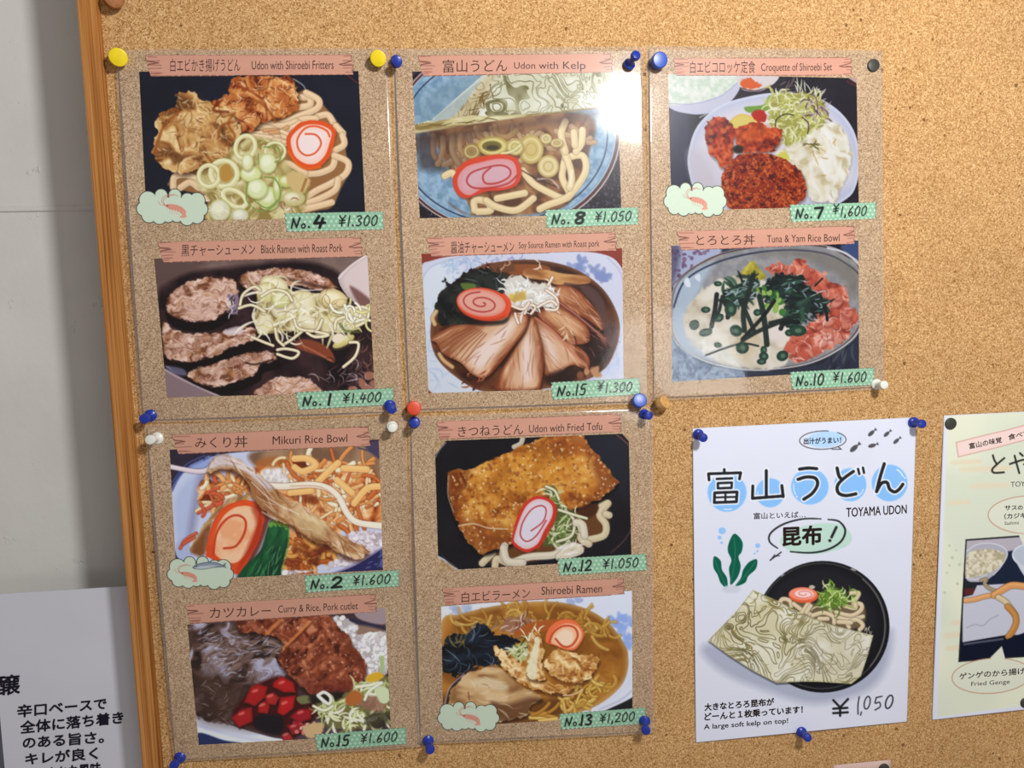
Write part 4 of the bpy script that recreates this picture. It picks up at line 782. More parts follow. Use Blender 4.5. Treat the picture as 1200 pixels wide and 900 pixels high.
    # pickled slice and its brown crust
    p.fill([(130, 620), (170, 540), (230, 450), (300, 390), (380, 355), (430, 350), (420, 380), (320, 410), (250, 470), (200, 560), (190, 640)], p.ramp(p.noise(30, 6, 3, 3, -50), [(.2, (150, 106, 60)), (.8, (222, 190, 140))]), soft=7, wob=(8, 20, 3)); p.fill([(140, 610), (200, 510), (230, 520), (200, 640), (150, 640)], (120, 66, 34), soft=20, al=.8)
    o = [(210, 590), (240, 480), (300, 410), (380, 385), (450, 400), (478, 460), (460, 550), (420, 640), (370, 720), (340, 730), (230, 660), (205, 650)]
    p.fill([(480, 380), (520, 400), (480, 560), (400, 720), (350, 740), (420, 600)], (90, 24, 14), soft=20, al=.8)
    p.fill(o, (214, 74, 30), soft=6, wob=(3, 30, 2)); p.fill([(240, 600), (262, 500), (320, 430), (390, 410), (445, 430), (450, 480), (420, 580), (380, 650), (330, 680), (260, 650)], p.ramp(p.noise(50, 5, 3), [(.2, (232, 166, 120)), (.8, (240, 194, 156))]), soft=7)
    p.line([(240, 640), (255, 540), (300, 475), (350, 455), (390, 480), (385, 540), (345, 600), (290, 610)], 11, (194, 62, 30), .95, 5); p.line([(225, 590), (255, 490), (310, 425), (390, 395), (455, 415)], 14, (226, 84, 34), .9, 8); p.fill([(420, 420), (470, 440), (460, 560), (400, 660), (350, 720), (400, 600), (440, 500)], (170, 44, 20), soft=20, al=.7)
    # green pod
    p.fill([(500, 500), (530, 470), (590, 500), (590, 580), (560, 700), (540, 745), (360, 755), (400, 680), (460, 620)], p.ramp(p.noise(40, 7, 3, 3, -70), [(.2, (14, 56, 34)), (.8, (34, 100, 56))]), soft=6); p.fill([(500, 510), (530, 468), (592, 500), (585, 520), (540, 500)], (110, 176, 66), soft=10, wob=(8, 10, 3)); p.strands([(500, 560), (580, 540), (550, 700), (420, 720)], 24, (30, 90), (4, 8), [(60, 140, 80), (12, 44, 28), (120, 180, 130)], 6, (95, 125), .5, .55); p.line([(590, 500), (592, 590), (560, 720)], 6, (96, 160, 90), .7, 5)
    # the fried fish
    p.noodle([(40, 228), (100, 240), (170, 250), (215, 240), (245, 200)], 22, (216, 200, 206), (90, 70, 84)); 
    fish = [(215, 240), (235, 195), (280, 175), (340, 185), (400, 220), (460, 270), (520, 320), (580, 370), (680, 420), (760, 480), (830, 540), (920, 590), (975, 620), (960, 640), (920, 660), (860, 650), (780, 600), (700, 570), (600, 500), (520, 470), (460, 420), (420, 350), (390, 290), (340, 250), (280, 240), (230, 260)]
    p.fill([(x - 4, y + 16) for x, y in fish], (70, 30, 14), soft=20, al=.75)
    p.fill(fish, p.ramp(p.noise(34, 9, 4, 3.5, 38, 40), [(.1, (130, 82, 46)), (.35, (182, 134, 88)), (.6, (214, 176, 134)), (.9, (236, 214, 186))]), soft=6, wob=(7, 22, 3)); p.clip = p.mask(fish, 6, wob=(7, 22, 3))
    p.fill([(215, 240), (240, 190), (290, 170), (420, 230), (520, 320), (480, 330), (380, 250), (300, 225)], (226, 218, 226), soft=24, al=.8); p.fill([(340, 260), (400, 260), (520, 380), (560, 440), (500, 470), (430, 400)], (150, 92, 52), soft=24, al=.6); p.strands(fish, 70, (40, 140), (3, 7), [(120, 70, 40), (240, 226, 206), (160, 110, 70)], 4, (25, 55), .6, .5)
    p.fill([(640, 430), (760, 490), (740, 560), (620, 490)], (222, 196, 146), soft=40, al=.7); p.line([(480, 420), (600, 500), (720, 590), (860, 650)], 12, (130, 80, 44), .6, 10); p.line([(420, 300), (520, 390), (640, 450)], 6, (242, 232, 222), .6, 5); p.clip = None
    p.line([(470, 440), (520, 470), (540, 480)], 8, (236, 214, 206), .6, 7)
    return p

def paint_kitsune():
    p = Pic(490, 480, 70, 105, 1010, 765, (16, 15, 22))
    p.put(p.all(), p.noise(150, 3) * .7, (32, 27, 34))
    p.fill([(780, 130), (980, 150), (985, 420), (900, 330)], (34, 36, 50), soft=50, al=.7)
    p.line([(930, 118), (985, 165), (1000, 200)], 7, (110, 70, 70), .8, 4); p.line([(905, 670), (960, 620), (1000, 560)], 7, (84, 60, 60), .8, 5)
    tan = p.ramp(p.noise(10, 9, 2), [(.2, (164, 132, 96)), (.8, (206, 172, 130))])
    p.fill([(70, 100), (130, 148), (78, 215), (60, 200)], tan, False, 4); p.fill([(70, 670), (95, 690), (190, 750), (190, 780), (60, 780)], tan, False, 4); p.fill([(945, 100), (1010, 100), (1010, 165), (985, 145)], tan, False, 4)
    p.line([(80, 225), (100, 190), (130, 155)], 5, (150, 150, 150), .8, 4); p.line([(95, 690), (140, 715), (185, 748)], 9, (210, 214, 222), .85, 5); p.line([(110, 680), (150, 720), (200, 752)], 6, (40, 44, 60), .9, 4)
    p.noodle([(450, 175), (480, 160), (490, 135)], 22, (190, 180, 160)); p.line([(450, 185), (530, 160)], 6, (200, 190, 170), .7, 5)
    W = (206, 190, 156)
    p.fill([(640, 470), (760, 460), (870, 430), (890, 560), (800, 640), (640, 690), (420, 730), (330, 710), (390, 640)], (104, 64, 30), soft=20)
    for q in ([(860, 450), (890, 440), (850, 490), (880, 540), (870, 590), (800, 610)], [(880, 490), (895, 495)], [(750, 520), (770, 560), (760, 600), (800, 630)], [(300, 720), (330, 690), (350, 670)], [(360, 735), (370, 700), (420, 720)]): p.noodle(q, 32, W)
    tofu = [(142, 300), (165, 282), (230, 285), (300, 255), (430, 195), (580, 130), (640, 115), (770, 118), (800, 170), (850, 230), (910, 300), (940, 345), (905, 380), (860, 420), (760, 460), (700, 470), (600, 560), (420, 640), (300, 675), (240, 630), (200, 570), (170, 500), (140, 390)]
    p.fill([(x - 2, y + 12) for x, y in tofu], (4, 3, 5), soft=20)
    p.fill(tofu, p.ramp(p.noise(60, 5, 4, warp=40), [(.15, (130, 66, 18)), (.4, (178, 104, 34)), (.6, (204, 136, 52)), (.9, (224, 168, 84))]), False, 8, wob=(7, 24, 4)); p.clip = p.mask(tofu, 6, False, wob=(7, 24, 4))
    p.fill([(140, 300), (235, 280), (215, 360), (190, 460), (150, 420)], (110, 46, 16), soft=40, al=.75); p.fill([(600, 100), (780, 110), (860, 240), (760, 200), (640, 160)], (150, 74, 30), soft=50, al=.7); p.fill([(790, 180), (950, 340), (860, 430), (760, 460), (840, 360)], (128, 62, 28), soft=50, al=.75); p.fill([(180, 500), (260, 520), (420, 560), (420, 640), (260, 690)], (140, 72, 30), soft=50, al=.7)
    p.fill([(330, 260), (560, 190), (700, 250), (600, 370), (400, 400), (300, 350)], (216, 150, 50), soft=90, al=.5)
    p.blobs(tofu, 420, (5, 12), [(196, 120, 44), (220, 160, 84), (150, 80, 28), (184, 108, 40)], 5, soft=6, al=.55); p.blobs(tofu, 240, (3, 6), [(246, 226, 190), (250, 240, 220)], 6, soft=4, al=.6); p.blobs(tofu, 200, (4, 9), [(110, 50, 18)], 7, soft=6, al=.45); p.clip = None
    p.line([(190, 545), (260, 535), (330, 555), (420, 560)], 6, (236, 220, 196), .7, 4); p.line([(200, 300), (215, 330), (225, 360)], 10, (80, 30, 14), .7, 8); p.line([(142, 310), (140, 400), (165, 480)], 6, (220, 190, 160), .6, 5)
    p.fill([(745, 470), (830, 440), (840, 480), (790, 510)], (70, 34, 16), soft=14, al=.9)
    sc = [(590, 380), (640, 360), (670, 440), (740, 490), (750, 560), (720, 630), (600, 640), (580, 600), (640, 500), (640, 430)]
    p.fill(sc, (84, 92, 46), soft=16); p.strands(sc, 66, (30, 90), (6, 12), [(196, 206, 160), (226, 226, 196), (120, 140, 64), (90, 112, 50), (214, 214, 176)], 5, None, 3, .9)
    for q in ([(690, 470), (730, 520), (720, 590), (650, 620)], [(600, 360), (640, 380), (660, 420)], [(660, 470), (720, 490), (790, 510)], [(740, 520), (760, 570)]): p.noodle(q, 13, (214, 212, 180), (70, 60, 30))
    for q in ([(405, 640), (400, 690), (440, 715), (520, 690), (640, 680), (700, 640)], [(400, 650), (420, 710), (490, 718)], [(660, 690), (720, 640), (760, 660), (680, 690)], [(740, 530), (770, 540), (780, 590)]): p.noodle(q, 34, (214, 202, 180))
    p.strands([(650, 640), (760, 620), (750, 680), (660, 690)], 10, (20, 60), (5, 9), [(244, 244, 246)], 7, (-50, 0), 1, .7)
    p.naruto([(440, 600), (470, 490), (510, 430), (560, 405), (610, 415), (640, 445), (640, 500), (600, 580), (560, 645), (500, 668), (445, 635)],
             [(530, 568), (585, 525), (600, 470), (575, 450), (530, 470), (490, 530), (480, 590), (510, 618), (555, 590), (600, 520)], (206, 56, 40), (226, 190, 196), (222, 214, 226), 16, 7, (190, 60, 56))
    p.line([(642, 450), (640, 505), (598, 590), (560, 648)], 14, (200, 52, 34), .9, 5)
    return p

def paint_curry():
    p = Pic(200, 675, 70, 140, 1045, 800, (60, 40, 40))
    p.put(p.all(), p.noise(80, 2) * .6, (96, 84, 96))
    cur = [(70, 240), (180, 225), (320, 225), (460, 280), (540, 330), (540, 460), (480, 520), (440, 700), (300, 700), (130, 660), (100, 500)]
    p.fill([(110, 640), (200, 670), (330, 715), (470, 755), (540, 770), (520, 810), (110, 810)], (214, 216, 232), soft=6); p.fill([(130, 735), (250, 770), (340, 785), (330, 810), (130, 810)], (34, 44, 84), soft=8); p.line([(125, 700), (280, 745), (440, 775)], 14, (190, 194, 220), .7, 12)
    n = p.noise(44, 5, 4, 2.6, -14, 90)
    p.fill(cur, p.ramp(n, [(.1, (36, 24, 22)), (.35, (76, 54, 48)), (.55, (100, 76, 70)), (.7, (134, 118, 124)), (.9, (166, 162, 184))]), soft=10, wob=(10, 30, 3))
    p.fill([(100, 450), (300, 470), (440, 560), (420, 700), (280, 700), (120, 650)], (62, 40, 32), soft=90, al=.8); p.fill([(80, 250), (160, 260), (220, 300), (120, 340), (85, 330)], (70, 44, 36), soft=30, al=.6)
    p.clip = p.mask(cur, 10)
    p.strands([(100, 250), (480, 280), (520, 420), (120, 460)], 60, (30, 110), (8, 18), [(140, 116, 110), (92, 66, 56), (120, 96, 88)], 6, (-30, 5), .8, .7); p.strands([(100, 250), (500, 290), (500, 500), (200, 470)], 80, (14, 60), (3, 8), [(176, 176, 200), (196, 196, 216), (150, 146, 166)], 7, (-50, 10), 1.2, .6); p.strands([(110, 500), (420, 500), (380, 690), (140, 660)], 40, (10, 60), (3, 7), [(150, 130, 130), (120, 92, 80), (40, 24, 20)], 8, (-40, 20), 1, .55); p.clip = None
    p.fill([(790, 190), (1010, 240), (1010, 280), (860, 240)], (44, 40, 60), soft=6); p.fill([(870, 140), (1010, 140), (1010, 225), (880, 200)], (150, 130, 134), soft=8); p.fill([(860, 230), (1010, 260), (1000, 310), (880, 300)], (140, 110, 92), soft=14)
    rice = [(760, 195), (800, 190), (870, 230), (880, 270), (1020, 270), (1020, 440), (960, 470), (900, 480), (850, 360), (760, 260)]
    p.fill(rice, p.ramp(p.noise(24, 4, 3), [(.2, (170, 160, 160)), (.8, (226, 224, 228))]), soft=8, wob=(8, 16, 3)); p.blobs(rice, 70, (7, 15), [(232, 230, 234), (214, 210, 216), (196, 186, 184)], 6, soft=5, dark=(140, 126, 126))
    cut = [(310, 225), (330, 205), (560, 195), (740, 185), (770, 225), (830, 280), (870, 340), (915, 420), (905, 480), (850, 540), (760, 550), (660, 550), (590, 500), (530, 440), (500, 380), (530, 320), (440, 270), (330, 265)]
    p.fill([(x + 2, y + 14) for x, y in cut], (30, 12, 8), soft=22, al=.8)
    p.fill(cut, p.ramp(p.noise(34, 8, 4, 1.2, -50, 40), [(.12, (66, 24, 14)), (.35, (110, 48, 28)), (.6, (146, 74, 46)), (.9, (186, 120, 86))]), soft=7, wob=(9, 22, 5)); p.clip = p.mask(cut, 6, wob=(9, 22, 5))
    p.blobs(cut, 180, (6, 15), [(150, 72, 40), (172, 96, 62), (118, 48, 28), (184, 112, 80)], 5, soft=9, al=.5, dark=(80, 30, 18)); p.blobs(cut, 70, (3, 6), [(226, 190, 166)], 8, soft=4, al=.5)
    p.line([(450, 270), (500, 220), (530, 195)], 16, (196, 120, 66), .8, 8); p.line([(520, 350), (590, 280), (650, 215)], 14, (200, 124, 66), .8, 8); p.line([(540, 340), (610, 275), (680, 200)], 10, (80, 30, 16), .6, 8); p.line([(470, 270), (520, 225), (560, 195)], 9, (80, 34, 18), .6, 8); p.fill([(780, 230), (870, 320), (920, 430), (880, 420), (800, 300)], (92, 36, 22), soft=30, al=.6); p.fill([(600, 470), (700, 500), (880, 480), (850, 560), (660, 560)], (96, 30, 22), soft=40, al=.6); p.clip = None
    tom = [(290, 650), (350, 560), (400, 510), (500, 470), (600, 500), (600, 560), (690, 620), (650, 700), (560, 770), (500, 740), (380, 710)]
    p.fill(tom, (60, 14, 14), soft=20)
    for q, c in (([(375, 520), (410, 505), (455, 520), (440, 570), (395, 610), (345, 590)], (160, 26, 26)), ([(480, 500), (520, 468), (575, 500), (585, 545), (530, 545), (480, 520)], (170, 28, 26)), ([(440, 560), (480, 545), (510, 570), (490, 605), (450, 600)], (162, 40, 36)), ([(515, 570), (585, 560), (575, 620), (530, 655), (500, 640)], (176, 26, 28)), ([(410, 610), (440, 585), (465, 610), (455, 645), (410, 640)], (164, 28, 26)), ([(285, 665), (330, 625), (380, 615), (385, 680), (320, 710)], (160, 26, 28)), ([(560, 660), (600, 625), (665, 620), (655, 670), (600, 690)], (150, 24, 34)), ([(520, 750), (560, 740), (575, 765), (530, 772)], (176, 40, 50)), ([(545, 700), (600, 690), (620, 730), (570, 745)], (140, 30, 36))):
        p.fill([(x + 3, y + 10) for x, y in q], (40, 8, 8), False, 10, al=.8); p.fill(q, c, False, 5, rim=((110, 14, 16), 12, .6)); cx, cy = np.mean(np.array(q), 0); p.oval(cx - 8, cy - 14, 16, 7, (226, 120, 110), -20, soft=8, al=.7)
    p.fill([(400, 660), (510, 655), (530, 700), (500, 745), (400, 715)], (22, 16, 24), soft=16); p.blobs([(560, 680), (660, 690), (600, 760)], 12, (6, 14), [(200, 110, 110), (150, 34, 44), (226, 190, 170)], 4, soft=5)
    p.fill([(620, 710), (660, 690), (720, 690), (700, 750), (640, 755)], (196, 164, 120), soft=10, wob=(6, 14, 2)); p.fill([(590, 570), (640, 560), (660, 590), (610, 600)], (110, 110, 70), soft=8)
    p.fill([(650, 570), (780, 540), (830, 560), (760, 620), (690, 610)], (30, 22, 18), soft=20, al=.9)
    cab = [(690, 600), (780, 590), (870, 520), (1020, 480), (1030, 640), (960, 700), (860, 720), (740, 710), (720, 660)]
    p.fill(cab, (110, 104, 60), soft=16, wob=(10, 20, 3)); p.strands(cab, 130, (30, 90), (7, 14), [(206, 212, 160), (226, 228, 196), (170, 180, 100), (190, 196, 140), (120, 120, 60), (236, 236, 216)], 6, None, 2.4, .9)
    p.fill([(820, 570), (860, 535), (900, 560), (880, 600), (830, 605)], (170, 96, 44), soft=8); p.fill([(880, 600), (940, 560), (1010, 590), (990, 640), (910, 620)], (140, 96, 80), soft=14, al=.8); p.fill([(920, 470), (970, 450), (1000, 470), (960, 495), (920, 495)], (206, 160, 40), soft=8); p.fill([(980, 380), (1000, 380), (1000, 450), (985, 440)], (160, 180, 120), soft=8); p.fill([(920, 650), (1020, 640), (1000, 710), (920, 700)], (40, 34, 24), soft=16, al=.7); p.fill([(960, 520), (1020, 530), (1020, 590), (980, 590)], (196, 206, 166), soft=8)
    p.noodle([(690, 560), (720, 545), (750, 570), (740, 600), (690, 560), (720, 590)], 14, (226, 228, 206)); p.noodle([(670, 610), (720, 630), (760, 610)], 13, (214, 216, 180)); p.noodle([(870, 520), (940, 510), (980, 500)], 14, (220, 224, 186)); p.noodle([(910, 580), (930, 540), (990, 500)], 12, (226, 230, 200))
    return p

def paint_shiroebi():
    p = Pic(490, 675, 100, 60, 1015, 715, (208, 212, 226))
    p.fill([(100, 150), (400, 120), (300, 180), (110, 240)], (214, 214, 220), soft=20); p.blobs([(150, 150), (250, 140), (220, 180), (160, 185)], 12, (10, 20), [(156, 166, 200)], 3, soft=8, al=.6); flowers(p, [(900, 190), (990, 200), (1005, 330), (960, 290)], 12, 4, (140, 164, 220)); flowers(p, [(690, 105), (760, 110), (740, 135)], 3, 2, (156, 170, 206))
    p.fill([(880, 620), (1010, 560), (1010, 640), (880, 650)], (24, 26, 30), soft=6); p.fill([(780, 640), (900, 590), (1010, 510), (1015, 560), (900, 620), (820, 650)], (214, 216, 228), soft=6); p.line([(850, 625), (950, 580), (1010, 530)], 10, (180, 186, 206), .8, 8)
    soup = [(105, 240), (200, 180), (400, 135), (600, 120), (760, 145), (880, 210), (960, 310), (985, 400), (960, 500), (880, 580), (780, 630), (600, 680), (330, 700), (115, 700)]
    p.fill(soup, p.ramp(p.noise(110, 5, 3), [(.2, (128, 76, 22)), (.8, (176, 116, 44))]), soft=8, rim=((190, 150, 90), 26, .8))
    p.fill([(110, 560), (320, 600), (560, 580), (700, 580), (600, 690), (400, 700), (110, 700)], (92, 52, 18), soft=40, al=.8)
    Y = [(200, 152, 66), (186, 132, 50), (214, 174, 92), (170, 116, 40)]
    p.strands([(120, 240), (330, 190), (480, 160), (760, 180), (880, 240), (920, 300), (820, 340), (780, 260), (600, 200), (300, 240)], 64, (50, 110), (10, 17), Y, 5, None, 2.4, tube=True, al=.45); p.strands([(700, 540), (860, 460), (900, 540), (800, 600), (680, 620)], 38, (40, 90), (11, 19), [(206, 162, 72), (216, 180, 92), (186, 136, 52)], 6, None, 3, tube=True, al=.7); p.strands([(520, 640), (640, 640), (640, 690), (520, 690)], 8, (50, 100), (14, 20), Y, 7, (-20, 20), 1, tube=True); p.noodle([(690, 640), (680, 590), (660, 570)], 14, (206, 160, 80))
    p.strands([(760, 350), (960, 320), (950, 460), (860, 460)], 20, (40, 100), (14, 24), [(160, 100, 34), (146, 86, 28)], 8, None, 2, .5)
    p.fill([(380, 240), (430, 190), (520, 200), (560, 230), (460, 265), (390, 260)], (150, 104, 76), soft=10, wob=(8, 18, 2)); p.strands([(390, 210), (540, 200), (520, 260), (400, 260)], 18, (30, 80), (5, 9), [(196, 160, 140), (110, 60, 40), (214, 190, 176)], 3); p.fill([(450, 265), (540, 215), (700, 200), (730, 215), (620, 250), (480, 280)], (166, 86, 34), soft=8)
    wk = [(115, 360), (150, 280), (240, 260), (280, 220), (340, 250), (360, 280), (430, 280), (470, 300), (430, 340), (380, 420), (260, 430), (200, 470), (115, 450)]
    p.fill(wk, p.ramp(p.noise(46, 4, 3, 2, -10), [(.2, (10, 14, 22)), (.8, (28, 38, 52))]), soft=6, wob=(12, 24, 3)); p.strands(wk, 34, (30, 100), (4, 8), [(70, 90, 110), (120, 140, 156), (40, 60, 74)], 5, (-30, 30), 2, .6); p.strands([(140, 280), (240, 270), (200, 330), (130, 320)], 10, (30, 60), (6, 10), [(150, 120, 50)], 6, None, 1, .6)
    ch = [(150, 560), (190, 490), (260, 445), (360, 430), (420, 450), (470, 510), (560, 550), (580, 580), (530, 600), (510, 650), (440, 670), (380, 680), (300, 640), (150, 620)]
    p.fill([(130, 600), (140, 540), (200, 460), (280, 425), (270, 445), (190, 500), (150, 570), (145, 610)], (56, 34, 30), soft=6); p.line([(125, 600), (150, 520), (215, 460)], 6, (190, 170, 176), .7, 5)
    p.fill([(x + 4, y + 12) for x, y in ch], (44, 22, 8), soft=16, al=.8); p.fill(ch, p.ramp(p.noise(70, 6, 3, 2, 10, 60), [(.15, (140, 98, 56)), (.45, (188, 148, 100)), (.8, (212, 180, 136))]), soft=7, wob=(7, 24, 4)); p.clip = p.mask(ch, 6); p.fill([(240, 500), (320, 475), (420, 510), (400, 540), (300, 520)], (216, 196, 160), soft=20, al=.8); p.fill([(340, 590), (420, 600), (520, 570), (580, 590), (500, 680), (380, 680)], (90, 52, 28), soft=26, al=.8); p.line([(235, 545), (240, 580)], 6, (130, 70, 40), .8, 5); p.strands(ch, 20, (30, 80), (5, 10), [(160, 112, 66), (224, 204, 170)], 5, (-20, 40), 1, .5); p.clip = None
    p.fill([(430, 345), (500, 310), (540, 330), (520, 390), (460, 390)], (176, 180, 120), soft=10); p.strands([(430, 340), (520, 310), (530, 390), (460, 390)], 26, (30, 70), (7, 11), [(206, 206, 160), (226, 226, 196), (120, 124, 60), (60, 70, 30)], 6, None, 3, .9)
    frr = [(.12, (140, 80, 30)), (.35, (186, 130, 66)), (.6, (214, 168, 104)), (.9, (236, 210, 160))]
    for q, sd in (([(348, 342), (380, 335), (440, 380), (500, 420), (560, 470), (640, 510), (720, 520), (740, 510), (700, 550), (620, 550), (540, 530), (470, 490), (400, 430), (375, 390)], 4), ([(520, 300), (560, 260), (590, 330), (580, 430), (600, 480), (560, 490), (510, 470), (515, 390)], 5), ([(590, 420), (610, 380), (640, 350), (700, 350), (780, 370), (850, 385), (830, 440), (790, 490), (720, 500), (640, 470)], 6)):
        p.fill([(x + 2, y + 12) for x, y in q], (70, 34, 10), soft=16, al=.8); p.fill(q, p.ramp(p.noise(26, sd, 4, 2, 30, 30), frr), soft=5, wob=(9, 16, sd)); p.clip = p.mask(q, 5, wob=(9, 16, sd)); p.strands(q, 40, (16, 60), (4, 8), [(240, 220, 176), (170, 104, 44), (224, 180, 116)], sd, None, 2, .6); p.blobs(q, 12, (5, 11), [(150, 84, 30)], sd, soft=8, al=.6); p.clip = None
    p.fill([(510, 440), (530, 360), (555, 290), (570, 300), (560, 400), (550, 480), (520, 480)], (226, 222, 190), soft=8, al=.85); p.strands([(500, 270), (570, 250), (560, 310), (510, 310)], 16, (20, 50), (4, 7), [(240, 236, 214), (214, 196, 150)], 5, (-120, -50), 1); p.line([(640, 480), (700, 510), (770, 490)], 14, (130, 70, 24), .7, 8); p.line([(680, 560), (730, 555), (770, 530)], 5, (240, 200, 170), .9, 3)
    o = [(600, 310), (605, 260), (640, 220), (690, 203), (740, 215), (775, 260), (770, 300), (735, 345), (690, 345), (640, 325)]
    p.fill([(x + 3, y + 6) for x, y in o], (90, 46, 16), soft=12, al=.7); p.fill(o, (226, 110, 66), soft=5); p.fill([(625, 310), (630, 265), (660, 236), (700, 222), (745, 235), (766, 265), (760, 300), (730, 335), (690, 338), (645, 322)], (234, 180, 140), soft=6); p.fill([(645, 305), (650, 275), (690, 250), (725, 270), (722, 310), (690, 325)], (236, 206, 178), soft=12)
    p.line([(612, 318), (635, 265), (680, 235), (730, 240), (748, 280), (720, 325), (680, 330), (645, 295)], 10, (190, 72, 40), .95, 4)
    return p
GLYPH = {
 'N': [[(0, 1), (.2, .08), (.62, .95), (1, 0)]], 'o': [[(.5, .1), (.1, .4), (.2, .9), (.7, .95), (.95, .5), (.6, .1), (.4, .15)]], '.': [[(.4, .92), (.55, .96)]], ',': [[(.5, .88), (.3, 1.15)]],
 '0': [[(.6, .0), (.15, .3), (.1, .8), (.4, 1), (.85, .75), (.9, .2), (.6, 0), (.5, .04)]], '1': [[(.62, 0), (.4, 1)]],
 '2': [[(.1, .25), (.4, .02), (.85, .12), (.75, .45), (.05, .97)], [(.05, .97), (.95, .95)]], '3': [[(.15, .08), (.6, 0), (.85, .2), (.4, .45), (.85, .7), (.6, .96), (.05, .95)]],
 '4': [[(.45, 0), (.1, .62), (.98, .58)], [(.8, .2), (.55, 1)]], '5': [[(.95, .02), (.35, .05), (.2, .45), (.7, .42), (.8, .75), (.5, .98), (.05, .95)]],
 '6': [[(.8, 0), (.3, .4), (.12, .8), (.45, 1), (.85, .75), (.55, .55), (.2, .75)]], '7': [[(.05, .1), (.95, .05), (.5, 1)]],
 '8': [[(.85, .12), (.45, .02), (.2, .25), (.75, .62), (.65, .95), (.25, .95), (.2, .68), (.8, .3), (.85, .1)]],
 'Y': [[(.0, .02), (.45, .38)], [(.9, 0), (.45, .4), (.4, 1)], [(.05, .5), (.85, .46)], [(.02, .74), (.82, .7)]],
}
def write(p, txt, x, y, w, h, lw, col=(26, 28, 28), gap=.25, jit=None):
    for ch in txt:
        ww = w * (.35 if ch in '.,' else .5 if ch == '1' else .8 if ch == 'o' else 1.0); hh = h; yy = y
        if ch == 'o': hh = h * .5; yy = y + h * .5
        for s in GLYPH[ch]:
            q = [(x + a * ww + (.5 - b) * hh * .16, yy + b * hh) for a, b in s]
            sharp = ch in 'NY1' or (ch == '2' and len(s) == 2) or ch in '47'
            p.line(q, lw * (1.35 if ch in '.,' else 1), col, .96, 3, smooth=not sharp)
        x += ww + w * gap
    return x

def paint_tag(num, price, bold=12, numw=46, num_x=138, price_x=250, yen_up=0):
    p = Pic(0, 0, 0, 0, 470, 92, (150, 200, 166), st=2.0)
    for j in range(-1, 6):
        for i in range(-1, 22):
            p.oval(i * 24 + (j % 2) * 12, j * 20 + 4, 5.5, 5.5, (212, 232, 212), soft=4)
    r = random.Random(len(num) + int(float(price.replace(',', '.')) * 7)); L = []; R_ = []
    for k in range(9):
        L.append((4 + (8 if k % 2 else 0) + r.uniform(-2, 2), 4 + k * 10.5)); R_.append((466 - (8 if k % 2 else 0) + r.uniform(-2, 2), 88 - k * 10.5))
    out = L + R_
    p.alpha = p.mask(out, 2, False)
    for k in range(20):
        p.line([(6 + k * 23, 4.5), (20 + k * 23, 4 + r.uniform(-1, 1))], 3, (52, 62, 52), .8, 2.5); p.line([(6 + k * 23, 87), (20 + k * 23, 87.5)], 3, (52, 62, 52), .8, 2.5)
    p.line(L, 2.5, (52, 62, 52), .8, 2.5, False); p.line(R_, 2.5, (52, 62, 52), .8, 2.5, False)
    write(p, 'N', 36, 26, 36, 44, 8); write(p, 'o', 78, 30, 22, 42, 6.5); write(p, '.', 110, 30, 24, 40, 7)
    write(p, num, num_x, 20, numw, 52, bold, gap=.3)
    x = write(p, 'Y', price_x, 20 - yen_up, 30, 46, 6)
    write(p, price, x, 22, 28, 46, 6, gap=.3)
    return p

def paint_banner(seed=1):
    p = Pic(0, 0, 0, 0, 980, 108, (212, 156, 134), st=2.0)
    n = p.noise(26, seed, 3, 14, 0)
    p.put(p.all(), n * .35, (226, 172, 150))
    r = random.Random(seed); dk = (98, 56, 48)
    L = [(4, 6), (2, 22), (10, 34), (60, 42), (14, 48), (6, 60), (10, 76), (12, 92), (16, 104)]
    R_ = [(974, 102), (972, 90), (968, 80), (974, 74), (974, 56), (930, 57), (908, 52), (934, 46), (972, 34), (970, 22), (972, 6)]
    out = [(4, 6), (2, 22), (10, 36), (8, 50), (12, 76), (16, 104), (974, 102), (970, 80), (976, 56), (970, 34), (972, 5)]
    p.alpha = p.mask(out, 2, False)
    p.line(L, 4, dk, .9, 3, False); p.line(R_, 4, dk, .9, 3, False)
    for k in range(5): y = 14 + k * 19 + r.uniform(-4, 4); p.line([(14, y), (40 + r.uniform(0, 50), y + r.uniform(-3, 3))], 2.6, dk, .7, 3)
    for k in range(5): y = 14 + k * 19 + r.uniform(-4, 4); p.line([(968, y), (945 - r.uniform(0, 22), y + r.uniform(-3, 3))], 2.6, dk, .7, 3)
    for k in range(3): y = 88 + r.uniform(-10, 8); p.line([(20, y), (60, y + 1)], 2.4, (150, 80, 70), .6, 3)
    x = 8
    while x < 960:
        w = r.uniform(16, 34); p.line([(x, 5.5), (x + w, 5 + r.uniform(-1, 1))], 3.4, dk, .85, 2.6); p.line([(x + 6, 102.5), (x + 6 + w, 102 + r.uniform(-1, 1))], 3.4, dk, .85, 2.6); x += w + r.uniform(5, 12)
    return p

